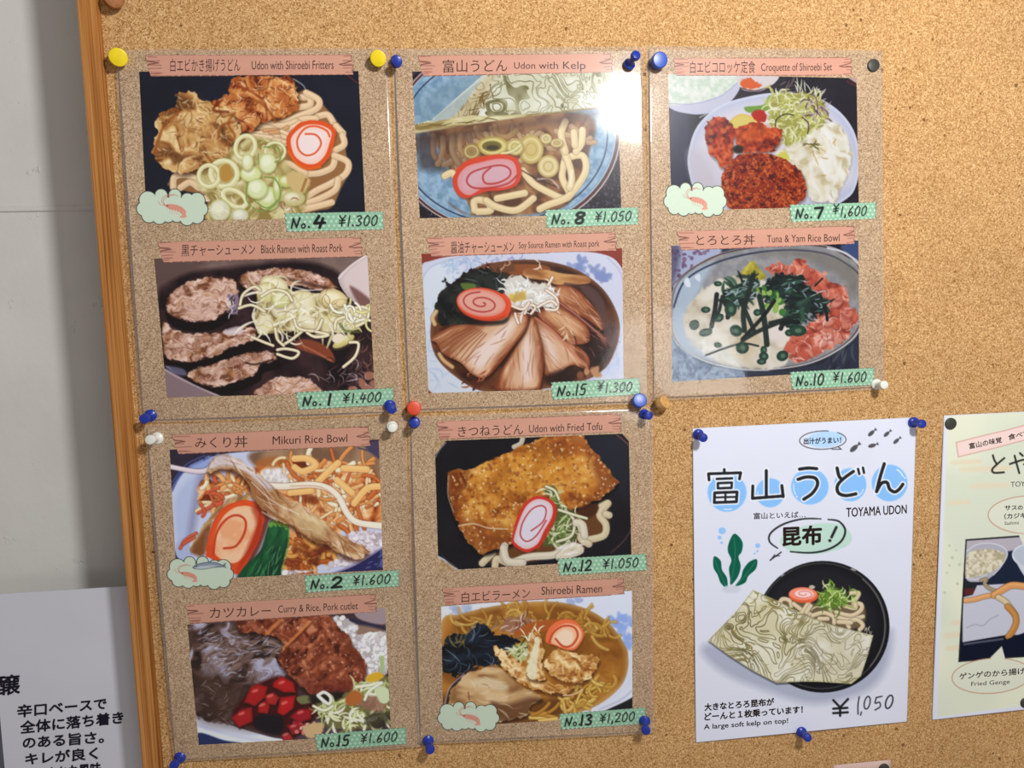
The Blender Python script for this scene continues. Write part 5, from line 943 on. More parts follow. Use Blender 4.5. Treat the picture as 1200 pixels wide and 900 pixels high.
def paint_cloud(fish=False):
    p = Pic(0, 0, 0, 0, 344, 190, (214, 230, 208), st=2.0)
    C_ = (172, 96); pts = []
    lob = [(60, 62, 44), (122, 40, 32), (186, 40, 32), (244, 62, 34), (290, 66, 40), (306, 106, 36), (286, 142, 36), (238, 150, 36), (190, 140, 30), (150, 140, 30), (108, 142, 36), (60, 134, 36), (38, 102, 36)]
    M = np.zeros((p.h, p.w), np.float32)
    for cx, cy, r in lob: M = np.maximum(M, p.mask(p.ell(cx, cy, r, r, n=30), 3, False))
    M = np.maximum(M, p.mask([(60, 60), (280, 60), (290, 140), (60, 140)], 3))
    M2 = np.zeros_like(M)
    for cx, cy, r in lob: M2 = np.maximum(M2, p.mask(p.ell(cx, cy, r - 3.5, r - 3.5, n=30), 3, False))
    M2 = np.maximum(M2, p.mask([(60, 60), (280, 60), (290, 140), (60, 140)], 3))
    p.a = C3((60, 58, 52)) * (1 - M2[..., None]) + (p.a * M2[..., None]); p.alpha = M
    pk = (230, 162, 140); dk = (210, 118, 98)
    def shrimp(x, y, s):
        q = lambda *a: [(x + u * s, y + v * s) for u, v in a]
        p.line(q((0, 30), (-20, 0), (0, -28), (60, -40)), 2.6, dk, .8, 2.5); p.line(q((0, 30), (-8, -6), (30, -30), (80, -30)), 2.6, dk, .8, 2.5); p.line(q((6, 30), (-30, 20), (-40, 0)), 2.4, dk, .7, 2.5)
        p.fill(q((0, 26), (30, 20), (70, 26), (105, 44), (122, 66), (116, 92), (100, 84), (86, 66), (50, 54), (20, 46)), pk, soft=4, rim=(dk, 5, .5))
        for k in range(5): u = 30 + k * 17; p.line(q((u, 24 + k * 4), (u - 6, 52 + k * 5)), 2.6, dk, .6, 3)
        for k in range(5): u = 32 + k * 13; p.line(q((u, 54 + k * 4), (u - 6, 70 + k * 4)), 2.4, pk, .8, 2.5)
        p.fill(q((112, 84), (128, 96), (100, 104), (84, 96)), pk, soft=4); p.oval(x + 14 * s, y + 30 * s, 3, 3, (40, 30, 30), soft=2)
    if fish:
        shrimp(72, 76, .66)
        p.fill([(134, 66), (160, 50), (210, 40), (256, 44), (286, 58), (290, 66), (240, 70), (190, 78), (150, 76)], (150, 164, 180), soft=4, rim=((60, 66, 78), 6, .8)); p.fill([(150, 66), (200, 60), (256, 60), (200, 74), (156, 74)], (206, 212, 218), soft=8)
        p.fill([(284, 58), (304, 44), (298, 62), (306, 74), (284, 66)], (110, 120, 134), False, 4); p.oval(154, 62, 3.5, 3.5, (30, 30, 40), soft=2)
    else: shrimp(138, 66, .78)
    return p

def paint_poster():
    p = Pic(800, 480, 30, 25, 1105, 1585, (214, 215, 228), st=2.0)
    p.put(p.all(), p.noise(160, 4, 3) * .25, (222, 223, 236))
    BL = (134, 184, 240); INK = (40, 42, 44); Wt = (232, 234, 244)
    for cx, cy, rx, ry in ((208, 388, 92, 92), (410, 390, 69, 69), (596, 361, 89, 85), (786, 352, 76, 79), (970, 344, 85, 87)):
        p.oval(cx, cy, rx, ry, BL, soft=3, rim=((170, 206, 246), 5, .7))
    p.line(p.ell(970, 344, 70, 72, 0, -60, -25, 8), 6, Wt, .9, 3, False); p.oval(1042, 320, 4, 4, Wt); p.line(p.ell(596, 361, 76, 72, 0, 150, 190, 8), 5, Wt, .8, 3, False); p.oval(535, 408, 4, 4, Wt); p.line(p.ell(208, 388, 80, 80, 0, 75, 100, 8), 5, Wt, .8, 3, False); p.line(p.ell(410, 390, 58, 58, 0, 150, 185, 8), 5, Wt, .8, 3, False); p.line(p.ell(786, 352, 64, 66, 0, 20, 50, 8), 5, Wt, .8, 3, False)
    K = [([(195, 280), (195, 298)], 13, 0), ([(124, 330), (121, 301), (272, 296), (266, 325)], 14, 0), ([(160, 325), (232, 322)], 12, 0), ([(165, 345), (231, 342), (229, 367), (165, 369), (165, 345)], 12, 0), ([(150, 390), (255, 386), (252, 432), (148, 436), (150, 390)], 14, 0), ([(201, 388), (200, 434)], 10, 0), ([(150, 412), (252, 409)], 10, 0),
         ([(392, 286), (392, 410)], 15, 0), ([(329, 358), (327, 416), (470, 405)], 15, 0), ([(465, 356), (471, 408)], 15, 0),
         ([(548, 279), (590, 274), (628, 277)], 16, 1), ([(541, 327), (580, 316), (622, 322), (632, 352), (608, 392), (568, 420)], 16, 1),
         ([(724, 274), (733, 312), (748, 328)], 16, 1), ([(800, 290), (756, 322), (726, 356), (730, 390), (764, 403), (812, 395)], 16, 1), ([(822, 278), (828, 302)], 12, 0), ([(845, 272), (850, 296)], 12, 0),
         ([(945, 254), (924, 322), (909, 384)], 16, 1), ([(909, 384), (932, 346), (958, 342), (970, 372), (994, 386), (1016, 372), (1032, 350)], 16, 1)]
    for q, w, s in K: p.line(q, w + 12, Wt, 1, 3, bool(s))
    for q, w, s in K: p.line(q, w, INK, 1, 3, bool(s))
    p.fill(p.ell(668, 140, 88, 38, -4), (176, 206, 244), False, 4); p.line(p.ell(657, 143, 109, 43, -2, -50, 285, 40), 4, INK, .9, 3, False); p.line([(700, 186), (745, 186), (728, 174)], 4, INK, .9, 3, False)
    for x, y, s in ((888, 108, 1.1), (960, 112, 1), (1005, 145, 1), (892, 166, 1.1), (808, 178, 1.35)):
        a = -42 if (x, y) != (892, 166) else -14
        p.oval(x - 4 * s, y + 3 * s, 17 * s, 8.5 * s, (84, 82, 88), a, soft=3); c, q = math.cos(math.radians(a)), math.sin(math.radians(a))
        p.fill([(x + 8 * s * c, y + 8 * s * q), (x + 24 * s * c - 7 * s * q, y + 24 * s * q + 7 * s * c), (x + 24 * s * c + 7 * s * q, y + 24 * s * q - 7 * s * c)], (84, 82, 88), False, 3)
    p.fill([(455, 620), (500, 570), (620, 535), (740, 540), (792, 590), (770, 640), (640, 676), (520, 670)], (184, 212, 198), soft=4)
    p.line([(648, 512), (560, 513), (470, 538), (412, 580), (408, 620), (445, 650)], 9, INK, 1, 3, taper=.35); p.line([(682, 515), (732, 524), (762, 565), (742, 618), (680, 656), (600, 671), (505, 666)], 10, INK, 1, 3, taper=.35); p.line([(410, 706), (440, 684), (462, 668)], 6, INK, 1, 3, False); p.line([(412, 706), (432, 680)], 5, INK, 1, 3, False); p.line([(430, 690), (455, 684)], 4, INK, 1, 3, False)
    p.line([(720, 552), (698, 598)], 13, INK, 1, 3, False); p.oval(690, 614, 8, 7, INK)
    GR = (22, 92, 72)
    for leaf, vein in (([(240, 582), (268, 600), (282, 630), (276, 668), (262, 690), (272, 735), (258, 785), (226, 822), (222, 790), (217, 745), (228, 705), (212, 665), (216, 625)], [(240, 600), (246, 660), (242, 720), (228, 810)]), ([(147, 688), (178, 708), (184, 750), (208, 790), (208, 838), (178, 812), (164, 775), (144, 738)], [(152, 705), (172, 760), (204, 828)]), ([(348, 702), (344, 745), (308, 780), (292, 812), (246, 828), (272, 790), (284, 750), (312, 714)], [(340, 715), (300, 770), (256, 820)])):
        p.fill(leaf, GR, soft=3); p.line(vein, 3, (70, 140, 112), .7, 3)
    p.oval(228, 842, 44, 18, (200, 202, 216), soft=10)
    for x, y, r in ((185, 568, 18), (173, 600, 10), (183, 624, 7), (352, 638, 12), (350, 664, 6), (337, 675, 5)): p.oval(x, y, r, r * .9, (146, 188, 236), soft=3)
    o = 680
    sh = lambda q: [(x, y + o) for x, y in q]
    p.fill(sh([(90, 460), (150, 420), (420, 520), (800, 560), (940, 400), (985, 360), (960, 520), (860, 640), (620, 700), (400, 640), (200, 560)]), (158, 162, 182), soft=46, al=.8)
    p.fill(p.ell(656, 338 + o, 314, 309, 0, n=60), (30, 30, 33), False, 4); p.line(p.ell(652, 334 + o, 300, 294, 0, n=60), 5, (86, 84, 88), .7, 5, False, closed=True); p.line(p.ell(652, 336 + o, 296, 290, 0, -50, 40, 20), 5, (120, 112, 108), .8, 4, False)
    p.fill(p.ell(640, 325 + o, 270, 262, 0, n=50), (40, 39, 43), False, 50, al=.8); p.oval(468, 95 + o, 10, 4, (150, 150, 156), -40, soft=4); p.oval(800, 70 + o, 14, 4, (160, 150, 150), 20, soft=4)
    reg = sh([(450, 215), (560, 225), (700, 230), (840, 230), (850, 320), (780, 350), (640, 320), (520, 270)])
    p.fill(reg, (110, 92, 70), soft=16)
    N = (206, 186, 152)
    for q in ([(455, 225), (470, 208), (500, 215), (510, 240)], [(520, 230), (560, 260), (600, 280)], [(590, 225), (560, 270), (540, 280)], [(600, 240), (580, 270)], [(610, 285), (660, 272), (705, 290), (710, 320)], [(640, 300), (680, 300)], [(720, 270), (790, 285), (835, 260), (836, 232), (800, 230)], [(720, 290), (780, 305), (845, 290)], [(780, 340), (775, 320), (815, 305), (845, 330), (830, 352)], [(730, 315), (790, 318)], [(760, 240), (810, 250), (800, 210)], [(790, 180), (825, 180), (815, 205)]): p.noodle(sh(q), 19, N)
    sc = sh([(640, 190), (690, 130), (740, 170), (790, 165), (800, 220), (720, 255), (630, 245)])
    p.fill(sh([(640, 200), (690, 150), (760, 180), (770, 225), (700, 255), (635, 240)]), (92, 116, 48), soft=14); p.strands(sc, 80, (20, 60), (5, 9), [(150, 182, 84), (120, 156, 60), (190, 206, 130), (80, 112, 44), (206, 214, 160)], 5, None, 3, .9)
    p.fill(p.ell(566, 190 + o, 70, 37, 2), (216, 92, 58), False, 4); p.fill(p.ell(564, 184 + o, 64, 30, 2), (236, 138, 112), False, 5); p.fill(p.ell(570, 184 + o, 44, 20, 2), (240, 206, 204), False, 6); p.line(swirl(568, 184 + o, 48, 21, 2, 0, 500, .2, 1, 22), 5, (226, 120, 104), .9, 3); p.oval(606, 152 + o, 14, 9, (190, 176, 160), soft=5)
    kp = sh([(330, 165), (440, 215), (570, 282), (700, 330), (893, 378), (868, 470), (835, 570), (790, 606), (640, 596), (560, 595), (440, 602), (330, 545), (220, 475), (120, 402), (180, 340), (250, 268)])
    p.fill([(x, y + 8) for x, y in kp], (20, 20, 20), False, 10, al=.6)
    T = kelp_tex(p, 100, 21, 8, [(.2, (204, 196, 162)), (.6, (216, 211, 188)), (.9, (222, 219, 202))], (98, 88, 54), 2.3, 1.7, 22, 170)
    p.fill(kp, T, False, 4, rim=((150, 140, 92), 9, .6)); p.clip = p.mask(kp, 4, False)
    p.strands(sh([(330, 170), (560, 290), (600, 330), (400, 270), (280, 250)]), 22, (20, 60), (4, 9), [(120, 104, 44), (150, 134, 70)], 6, (10, 40), 1.5, .7); p.strands(sh([(140, 400), (260, 330), (420, 560), (300, 520)]), 20, (20, 50), (3, 7), [(130, 112, 50), (150, 134, 80)], 7, (0, 50), 2, .7); p.fill(sh([(600, 330), (893, 380), (840, 560), (620, 560)]), (206, 200, 190), soft=60, al=.3); p.strands(sh([(600, 340), (880, 390), (840, 560), (560, 580), (480, 400)]), 46, (30, 90), (2.5, 4.5), [(130, 120, 90)], 8, (-10, 60), 2.4, .7); p.clip = None
    p.strands(sh([(850, 350), (890, 360), (880, 380), (850, 370)]), 8, (10, 24), (3, 5), [(190, 186, 160)], 4, (-110, -60), .5)
    w = lambda q, lw, s=False: p.line(sh(q), lw, (38, 38, 42), 1, 3, s)
    for q in ([(706, 682), (738, 716)], [(775, 677), (738, 716), (738, 755)], [(706, 722), (772, 718)], [(706, 743), (774, 739)]): w(q, 11)
    w([(828, 666), (822, 700), (822, 748)], 6, True); w([(838, 738), (834, 752)], 6); p.line(sh(p.ell(865, 694, 13, 30, 12, n=16)), 6, (38, 38, 42), 1, 3, closed=True); w([(934, 664), (908, 670)], 6); w([(908, 670), (902, 696), (922, 692), (926, 712), (902, 728)], 6, True); p.line(sh(p.ell(968, 690, 15, 32, 18, n=16)), 7, (38, 38, 42), 1, 3, closed=True)
    return p

def paint_flyer():
    p = Pic(1080, 480, 40, -40, 1200, 1480, (214, 214, 226), st=2.4)
    inn = [(122, 32), (1160, -40), (1140, 1300), (74, 1440)]
    p.fill(inn, p.ramp(p.noise(240, 3, 2), [(.2, (208, 212, 192)), (.8, (220, 220, 196))]), False, 6)
    for x, y, w, h in ((200, 270, 200, 16), (240, 350, 160, 14), (140, 990, 60, 14), (110, 1050, 70, 16), (120, 1110, 60, 14), (150, 240, 120, 12), (130, 430, 90, 12)): p.fill([(x, y), (x + w, y - 6), (x + w, y + h), (x, y + h + 6)], (220, 204, 176), soft=14, al=.8)
    for x, y, r in ((130, 638, 6), (162, 660, 5), (144, 694, 8), (178, 726, 7), (120, 764, 5), (168, 816, 7), (108, 858, 7), (130, 730, 5)): p.oval(x, y, r, r, (186, 194, 164), soft=4)
    p.fill([(162, 154), (280, 124), (400, 96), (480, 74), (760, 10), (764, 72), (480, 144), (320, 186), (172, 222)], (232, 204, 196), False, 3); p.line([(162, 154), (280, 124), (400, 96), (480, 74), (760, 10), (764, 72), (480, 144), (320, 186), (172, 222)], 4, (196, 140, 128), .9, 3, False, closed=True)
    INK = (44, 40, 36)
    z = lambda q: [(x / 2.5, y / 2.5) for x, y in q]
    p.line(z([(835, 535), (852, 590), (882, 640)]), 9, INK, 1, 3); p.line(z([(970, 568), (885, 640), (828, 700), (850, 740), (965, 735)]), 9, INK, 1, 3)
    p.line(z([(1035, 638), (1110, 612), (1200, 588), (1250, 610), (1200, 642)]), 9, INK, 1, 3); p.line(z([(1090, 540), (1115, 640), (1145, 745)]), 9, INK, 1, 3); p.line(z([(1152, 510), (1186, 542)]), 9, INK, 1, 3)
    LN = (180, 128, 100); PF = (214, 214, 196)
    p.fill(p.ell(516, 494, 204, 90), PF, False, 3); p.line(p.ell(516, 494, 204, 90, n=50), 4, LN, .9, 3, False, closed=True)
    fr = [(206, 608), (456, 590), (1040, 556), (1020, 1130), (390, 1166), (172, 1184)]
    p.fill(fr, (34, 34, 38), False, 3); ph = [(212, 615), (456, 598), (1034, 562), (1014, 1123), (390, 1158), (180, 1176)]
    p.fill(ph, (30, 38, 56), False, 3); p.clip = p.mask(ph, 3, False)
    p.fill([(200, 600), (1040, 560), (1040, 640), (430, 660), (200, 700)], (176, 168, 176), False, 8)
    t = lambda q: [(x / 2.5, y / 2.5 + 560) for x, y in q]; f = lambda q: [(x / 2.5, y / 2.5 + 960) for x, y in q]
    p.fill(t([(500, 600), (640, 640), (610, 760), (500, 780)]), (90, 40, 40), False, 5); p.fill(t([(500, 600), (640, 630), (630, 690), (500, 700)]), (34, 42, 44), False, 8)
    p.fill(t([(650, 660), (1000, 640), (2400, 560), (2400, 1240), (1000, 1240), (940, 1250), (480, 1330), (480, 800), (600, 770)]), (190, 190, 202), False, 5); p.line(f([(530, 155), (620, 120), (720, 130), (800, 60), (900, 10)]), 5, (150, 148, 160), .8, 5)
    p.fill(t([(510, 300), (560, 210), (700, 165), (880, 170), (990, 240), (1005, 310), (940, 430), (860, 520), (760, 600), (640, 620), (520, 580)]), (170, 168, 178), soft=5); p.fill(t([(540, 300), (640, 250), (800, 235), (950, 270), (985, 340), (920, 440), (800, 510), (660, 550), (520, 560)]), p.ramp(p.noise(12, 5, 2), [(.2, (170, 160, 132)), (.8, (214, 206, 182))]), soft=6); p.line(t([(530, 260), (640, 185), (800, 165), (950, 210), (1005, 300), (930, 440), (840, 540)]), 5, (206, 206, 214), .9, 4); p.line(t([(520, 570), (640, 590), (760, 530)]), 6, (206, 204, 210), .8, 5)
    p.fill(p.ell(540, 690, 116, 62, 6), (178, 184, 196), False, 5); p.line(p.ell(540, 690, 114, 60, 6, n=40), 6, (214, 218, 226), .9, 4, False, closed=True); p.fill(t([(1070, 300), (1200, 430), (1600, 460), (1650, 350), (1500, 600), (1250, 600)]), (196, 198, 208), soft=5)
    p.noodle(t([(700, 600), (760, 590), (740, 640), (800, 700), (900, 730)]), 16, (150, 132, 104)); p.noodle(t([(515, 838), (620, 825), (720, 795), (850, 765), (960, 690), (1060, 648), (1200, 660), (1400, 700), (1600, 660)]), 22, (206, 150, 96), (110, 64, 30)); p.noodle(t([(850, 775), (960, 705), (1060, 660), (1200, 670)]), 30, (206, 146, 90), (110, 64, 30))
    p.noodle(t([(900, 800), (980, 850), (1040, 920), (1100, 1010)]), 26, (196, 176, 140), (100, 76, 44)); p.noodle(f([(1010, -90), (1090, 0), (1108, 90), (1070, 190), (1015, 265)]), 28, (180, 122, 60), (90, 50, 20))
    p.fill(f([(468, 330), (950, 250), (1000, 290), (1200, 215), (2400, 120), (2400, 560), (450, 560)]), (22, 26, 42), False, 5); p.line(f([(500, 350), (700, 322), (950, 288)]), 7, (120, 120, 136), .8, 8)
    p.clip = None
    p.fill(f([(796, 516), (940, 372), (980, 520)]), PF, False, 3); p.fill(p.ell(328, 1248, 186, 82, -4), PF, False, 3); p.line(p.ell(328, 1248, 186, 82, -4, n=50), 4, LN, .9, 3, False, closed=True); p.fill(f([(800, 530), (940, 378), (976, 540)]), PF, False, 3)
    p.fill([(440, 580), (456, 590), (480, 640), (500, 585)], PF, False, 3)
    return p
# ------------------------------------------------------------------ setting: wall behind, cork board, card on the wall
FR = 0.009                                    # the frame stands 9 mm proud of the cork
WALL_Y = 0.086
def ray_y(px, py, y): return B(px, py, -y)
bm = bmesh.new()
zl = ray_y(25, 243, WALL_Y)[2]
prof = [(0.0, -1.2), (0.0, -0.0035), (-0.0018, -0.0022), (-0.0020, 0.0010), (0.0, 0.0028), (0.0, 1.25)]
xs = [-3.6, -1.6, -0.9, -0.5, -0.2, 0.6, 1.9, 3.6]
rows = [[bm.verts.new((x, WALL_Y + dy, zl + dz + 0.0012 * math.sin(x * 41))) for x in xs] for dy, dz in prof]
for a, b in zip(rows, rows[1:]):
    for k in range(len(xs) - 1): bm.faces.new((a[k], a[k + 1], b[k + 1], b[k]))
bmesh.ops.recalc_face_normals(bm, faces=bm.faces)
wall = bm_obj('wall_back', bm, M['plaster']); wall['kind'] = 'structure'

# frame and cork: left edge and the inner top edge are in view
def xz(px, py, h): p = B(px, py, h); return np.array((p[0], p[2]))
oL0, oL1 = xz(88.5, 0, FR), xz(166, 900, FR)          # outer edge of the left bar
iL0, iL1 = xz(111.5, 0, FR), xz(186, 900, FR)         # inner edge
dl = (oL0 - oL1) / np.linalg.norm(oL0 - oL1)          # along the bar, upwards
nr = np.array((dl[1], -dl[0]))                        # to the right
bw = 0.5 * (np.dot(iL0 - oL0, nr) + np.dot(iL1 - oL1, nr))
top_in = xz(1150, 0.6, FR)
o0 = oL1 - dl * 0.33                                  # outer bottom left corner
Hh = np.dot(top_in - o0, dl) + bw + 0.06                     # board height
Ww = 1.16
q = lambda u, v: tuple(o0 + nr * u + dl * v)
board = thing('cork_board', 'large cork notice board in a honey-coloured wooden frame', 'notice board', (*[(q(Ww / 2, 0))[0]], 0.0, q(Ww / 2, 0)[1]))
bm = bmesh.new(); bm_prism(bm, [q(bw * .6, bw * .6), q(Ww - bw * .6, bw * .6), q(Ww - bw * .6, Hh - bw * .6), q(bw * .6, Hh - bw * .6)], 0.0, 0.010); bm_obj('cork_panel', bm, M['cork'], board)
bm = bmesh.new(); bm_prism(bm, [q(bw * .5, bw * .5), q(Ww - bw * .5, bw * .5), q(Ww - bw * .5, Hh - bw * .5), q(bw * .5, Hh - bw * .5)], 0.0101, 0.014); bm_obj('backing_panel', bm, M['back'], board)
for nm, qd in (('frame_rail', [q(0, 0), q(bw, bw), q(bw, Hh - bw), q(0, Hh)]), ('frame_rail', [q(Ww, 0), q(Ww, Hh), q(Ww - bw, Hh - bw), q(Ww - bw, bw)]), ('frame_rail', [q(0, Hh), q(bw, Hh - bw), q(Ww - bw, Hh - bw), q(Ww, Hh)]), ('frame_rail', [q(0, 0), q(Ww, 0), q(Ww - bw, bw), q(bw, bw)])):
    bm = bmesh.new(); bm_prism(bm, qd, -FR, 0.018, 0.002); bm_obj(nm, bm, M['wood'], board)
for v0 in (0.12, Hh - 0.16):                          # battens that hold the board off the wall
    bm = bmesh.new(); bm_prism(bm, [q(0.2, v0), q(Ww - 0.2, v0), q(Ww - 0.2, v0 + 0.05), q(0.2, v0 + 0.05)], 0.0141, WALL_Y); bm_obj('mounting_batten', bm, M['back'], board)

# the card with the tasting notes stands off the wall beside the board
CY = 0.030
cq = [(-13, 697.5), (178, 685.5), (210, 1150), (29, 1165)]
cp = [ray_y(x, y, CY) for x, y in cq]
card = thing('notice_card', 'white card with bold Japanese text on the wall left of the board', 'sign', (float((cp[3][0] + cp[2][0]) / 2), CY, float(cp[3][2])))
bm = bmesh.new(); bm_prism(bm, [(p[0], p[2]) for p in cp], CY, CY + 0.002, 0.0003); bm_obj('card_sheet', bm, M['paper'], card)
bm = bmesh.new(); c0 = (cp[2] + cp[3]) / 2; bm_box(bm, c0[0] - .05, c0[0] + .04, CY + 0.002, WALL_Y, c0[2] + .02, c0[2] + .10, .002); bm_obj('spacer_block', bm, M['back'], card)
class Flat:
    def __init__(s, y): s.y = y
    def P(s, px, py, e=0.0): return B(px, py, -(s.y - e))
CARD = Flat(CY)
for body, qd, b in (('醸', tq(-6, 793, 816, 23, 790, 813), 0.6), ('辛口ベースで', tq(20.5, 826.5, 841, 124.5, 817.5, 831), .5), ('全体に落ち着き', tq(24, 845.5, 860, 144, 833.5, 847.5), .5),
                    ('のある旨さ。', tq(27, 864, 877.5, 121.5, 856.5, 870.5), .5), ('キレが良く', tq(30, 883, 896.5, 114.5, 875.5, 889.5), .5), ('まろやかな風味', tq(33, 901.5, 915, 118, 893.5, 908), .5)):
    text(body, CARD, qd, 0.0003, card, M['navy'], b)
bm = bmesh.new(); sp = [ray_y(x, y, CY + .012) for x, y in ((-60, 842), (0.5, 838), (40, 1150), (-20, 1160))]
sl = thing('slate_card', 'slate grey card edge at the bottom left corner behind the white card', 'sign', sp[3])
bm_prism(bm, [(p[0], p[2]) for p in sp], CY + .012, CY + .014, .0003); bm_obj('card_sheet', bm, M['slate'], sl)
bm = bmesh.new(); c0 = (sp[2] + sp[3]) / 2; bm_box(bm, c0[0] - .02, c0[0] + .01, CY + 0.014, WALL_Y, c0[2] + .02, c0[2] + .10, .002); bm_obj('spacer_block', bm, M['back'], sl)
# ------------------------------------------------------------------ the laminated menu sheets
SHQ = {'A': [(134, 58), (455, 56), (472.5, 485), (165, 496)], 'B': [(458.5, 57), (754.5, 54.5), (763, 473), (477, 483.5)], 'C': [(757, 53), (1034, 59), (1037, 456), (763, 470)],
       'D': [(168.5, 498), (475, 486.5), (493, 876), (203, 893.5)], 'E': [(478, 488), (765, 477), (766, 860), (490, 873)]}
LIFT = {'A': (2.3, .2, .4, .9), 'B': (1.5, .1, .15, .8), 'C': (.75, .1, .4, .9), 'D': (2.6, .3, .4, .8), 'E': (1.7, .3, .3, .8)}
LAB = {'A': 'laminated menu sheet with fritter udon above black pork ramen', 'B': 'laminated menu sheet with kelp udon above soy ramen, lamp glare at its corner',
       'C': 'laminated menu sheet with a croquette plate above a tuna rice bowl', 'D': 'laminated menu sheet with a fried fish rice bowl above curry', 'E': 'laminated menu sheet with fried tofu udon above shrimp ramen'}
MENU = {
 'A': [dict(banner=[(168.8, 63), (413.8, 62.7), (416, 89), (172.5, 90.6)], jp=('白エビかき揚げうどん', tq(199.5, 69, 84.3, 281.5, 68.6, 83.6)), en=('Udon with Shiroebi Fritters', tq(295, 71.3, 81.5, 391, 70.8, 80.8)), photo=[(163, 84), (420, 83.3), (428.3, 255.5), (172, 258.7)], pic='fritter_udon',
            tag=[(330.8, 248.8), (450.8, 246.6), (452, 270), (334, 273)], price=('4', '1.300', 13, 54, 134, 254, 0), cloud=[(157.5, 219), (243.8, 218.5), (245.5, 265.5), (160, 267)]),
       dict(banner=[(183.5, 282), (425, 276.5), (426.5, 302), (187.5, 309)], jp=('黒チャーシューメン', tq(212.5, 287, 300.7, 299, 285.8, 298.6)), en=('Black Ramen with Roast Pork', tq(306, 287.3, 297, 401.5, 285.5, 295.2)), photo=[(180.5, 303), (430.5, 299.5), (439.3, 459), (195.8, 466)], pic='black_ramen',
            tag=[(344, 459), (463, 453.6), (463, 475), (347.5, 481.3)], price=('1', '1.400', 11, 50, 144, 222, 0))],
 'B': [dict(banner=[(488.7, 63.6), (717.5, 61), (719.5, 86), (492, 90.6)], jp=('富山うどん', tq(518.8, 70, 85.2, 594.5, 69.3, 84)), en=('Udon with Kelp', tq(602.5, 73, 83, 686.3, 71.8, 84)), photo=[(483, 83.8), (723, 83), (728.3, 251), (492, 255.8)], pic='kelp_udon',
            tag=[(637, 245), (749.5, 241.7), (749.5, 264), (639.5, 268.3)], price=('8', '1.050', 13, 56, 142, 248, 0)),
       dict(banner=[(498.6, 277), (723, 271.2), (724, 295), (501.8, 302)], jp=('醤油チャーシューメン', tq(528.3, 283, 297.3, 602.5, 282.3, 295.6)), en=('Soy Source Ramen with Roast pork', tq(608, 283.6, 293.5, 702.5, 281.3, 291.5)), photo=[(494, 297.5), (729, 291), (731, 453.5), (502.3, 460.8)], pic='soy_ramen',
            tag=[(643.5, 447.3), (751.3, 442), (751.3, 463), (646, 469.7)], price=('15', '1.300', 7.5, 30, 124, 240, 8))],
 'C': [dict(banner=[(788.7, 67), (999.5, 66.3), (999.8, 89.5), (789.5, 89.7)], jp=('白エビコロッケ定食', tq(808.8, 71.6, 86, 885, 71.2, 85.6)), en=('Croquette of Shiroebi Set', tq(892, 74.2, 86, 975, 73.8, 85.4)), photo=[(782.8, 87), (1003.7, 91.5), (1006.5, 241.5), (787, 247)], pic='croquette',
            tag=[(923.3, 238.8), (1028, 235.8), (1028, 257.5), (926, 261.5)], price=('7', '1,600', 12, 46, 130, 232, 12), cloud=[(776, 212), (852, 211), (853, 255.5), (777.5, 257)]),
       dict(banner=[(792.3, 269.4), (1002.7, 263.5), (1003, 287), (794.8, 294.7)], jp=('とろとろ丼', tq(816, 275.4, 287.8, 884.5, 274.6, 287)), en=('Tuna & Yam Rice Bowl', tq(898.8, 275.8, 284.3, 983.8, 274, 282.8)), photo=[(786.8, 288), (1006, 282), (1006.8, 433.8), (787.5, 447.5)], pic='tororo',
            tag=[(924, 435.2), (1026.3, 429.8), (1026.3, 452), (927, 457.7)], price=('10', '1.600', 8, 32, 126, 238, 4))],
 'D': [dict(banner=[(200.3, 508), (433.8, 498.6), (436.2, 523.8), (205.5, 533.4)], jp=('みくり丼', tq(228.8, 512.5, 525.4, 290, 510.6, 524.4)), en=('Mikuri Rice Bowl', tq(319.5, 511.3, 521, 407, 508.8, 518)), photo=[(198.8, 527), (443.8, 515), (448.8, 668), (207, 680.5)], pic='mikuri',
            tag=[(354.7, 674.2), (469, 667), (469.7, 688), (357, 695.7)], price=('2', '1.600', 12, 50, 134, 240, 0), cloud=[(193.5, 650.5), (274, 649), (275.5, 691.5), (196, 693)], fish=True),
       dict(banner=[(215.3, 707.4), (442, 694.8), (443, 718.2), (220, 732.4)], jp=('カツカレー', tq(245.8, 712.4, 724.6, 317.5, 710, 721.2)), en=('Curry & Rice, Pork cutlet', tq(326, 709.6, 720.8, 419.5, 705.4, 716.6)), photo=[(219.5, 732), (451, 712.3), (458.3, 860.5), (233, 873)], pic='curry',
            tag=[(366.7, 860), (477.8, 851.5), (477.8, 872.7), (370.3, 880.7)], price=('15', '1.600', 9, 34, 116, 238, 0))],
 'E': [dict(banner=[(510.8, 492.6), (729, 483.6), (729.3, 507.2), (512.5, 516.4)], jp=('きつねうどん', tq(536.8, 499.6, 512, 613, 497, 509)), en=('Udon with Fried Tofu', tq(620, 498, 507, 705.5, 495, 504)), photo=[(509.5, 517), (736.8, 508), (740, 655.3), (513.8, 668.8)], pic='kitsune',
            tag=[(651.7, 654), (759, 647.8), (760, 669), (653.7, 675.3)], price=('12', '1.050', 9, 32, 120, 240, 0)),
       dict(banner=[(517.3, 688), (732.7, 676), (733.3, 697.7), (518.8, 710.7)], jp=('白エビラーメン', tq(541, 693.8, 706.3, 621, 689, 701)), en=('Shiroebi Ramen', tq(634.5, 687.6, 697.2, 705.5, 684.8, 694.3)), photo=[(517, 711), (740.5, 692.3), (741.2, 838.5), (519.5, 852.5)], pic='shiroebi',
            tag=[(653.5, 836), (758.3, 828), (759, 849), (656, 856)], price=('13', '1,200', 11, 36, 118, 226, 0), cloud=[(511, 821), (585.5, 819.5), (586.5, 858.5), (512.5, 860)])]}
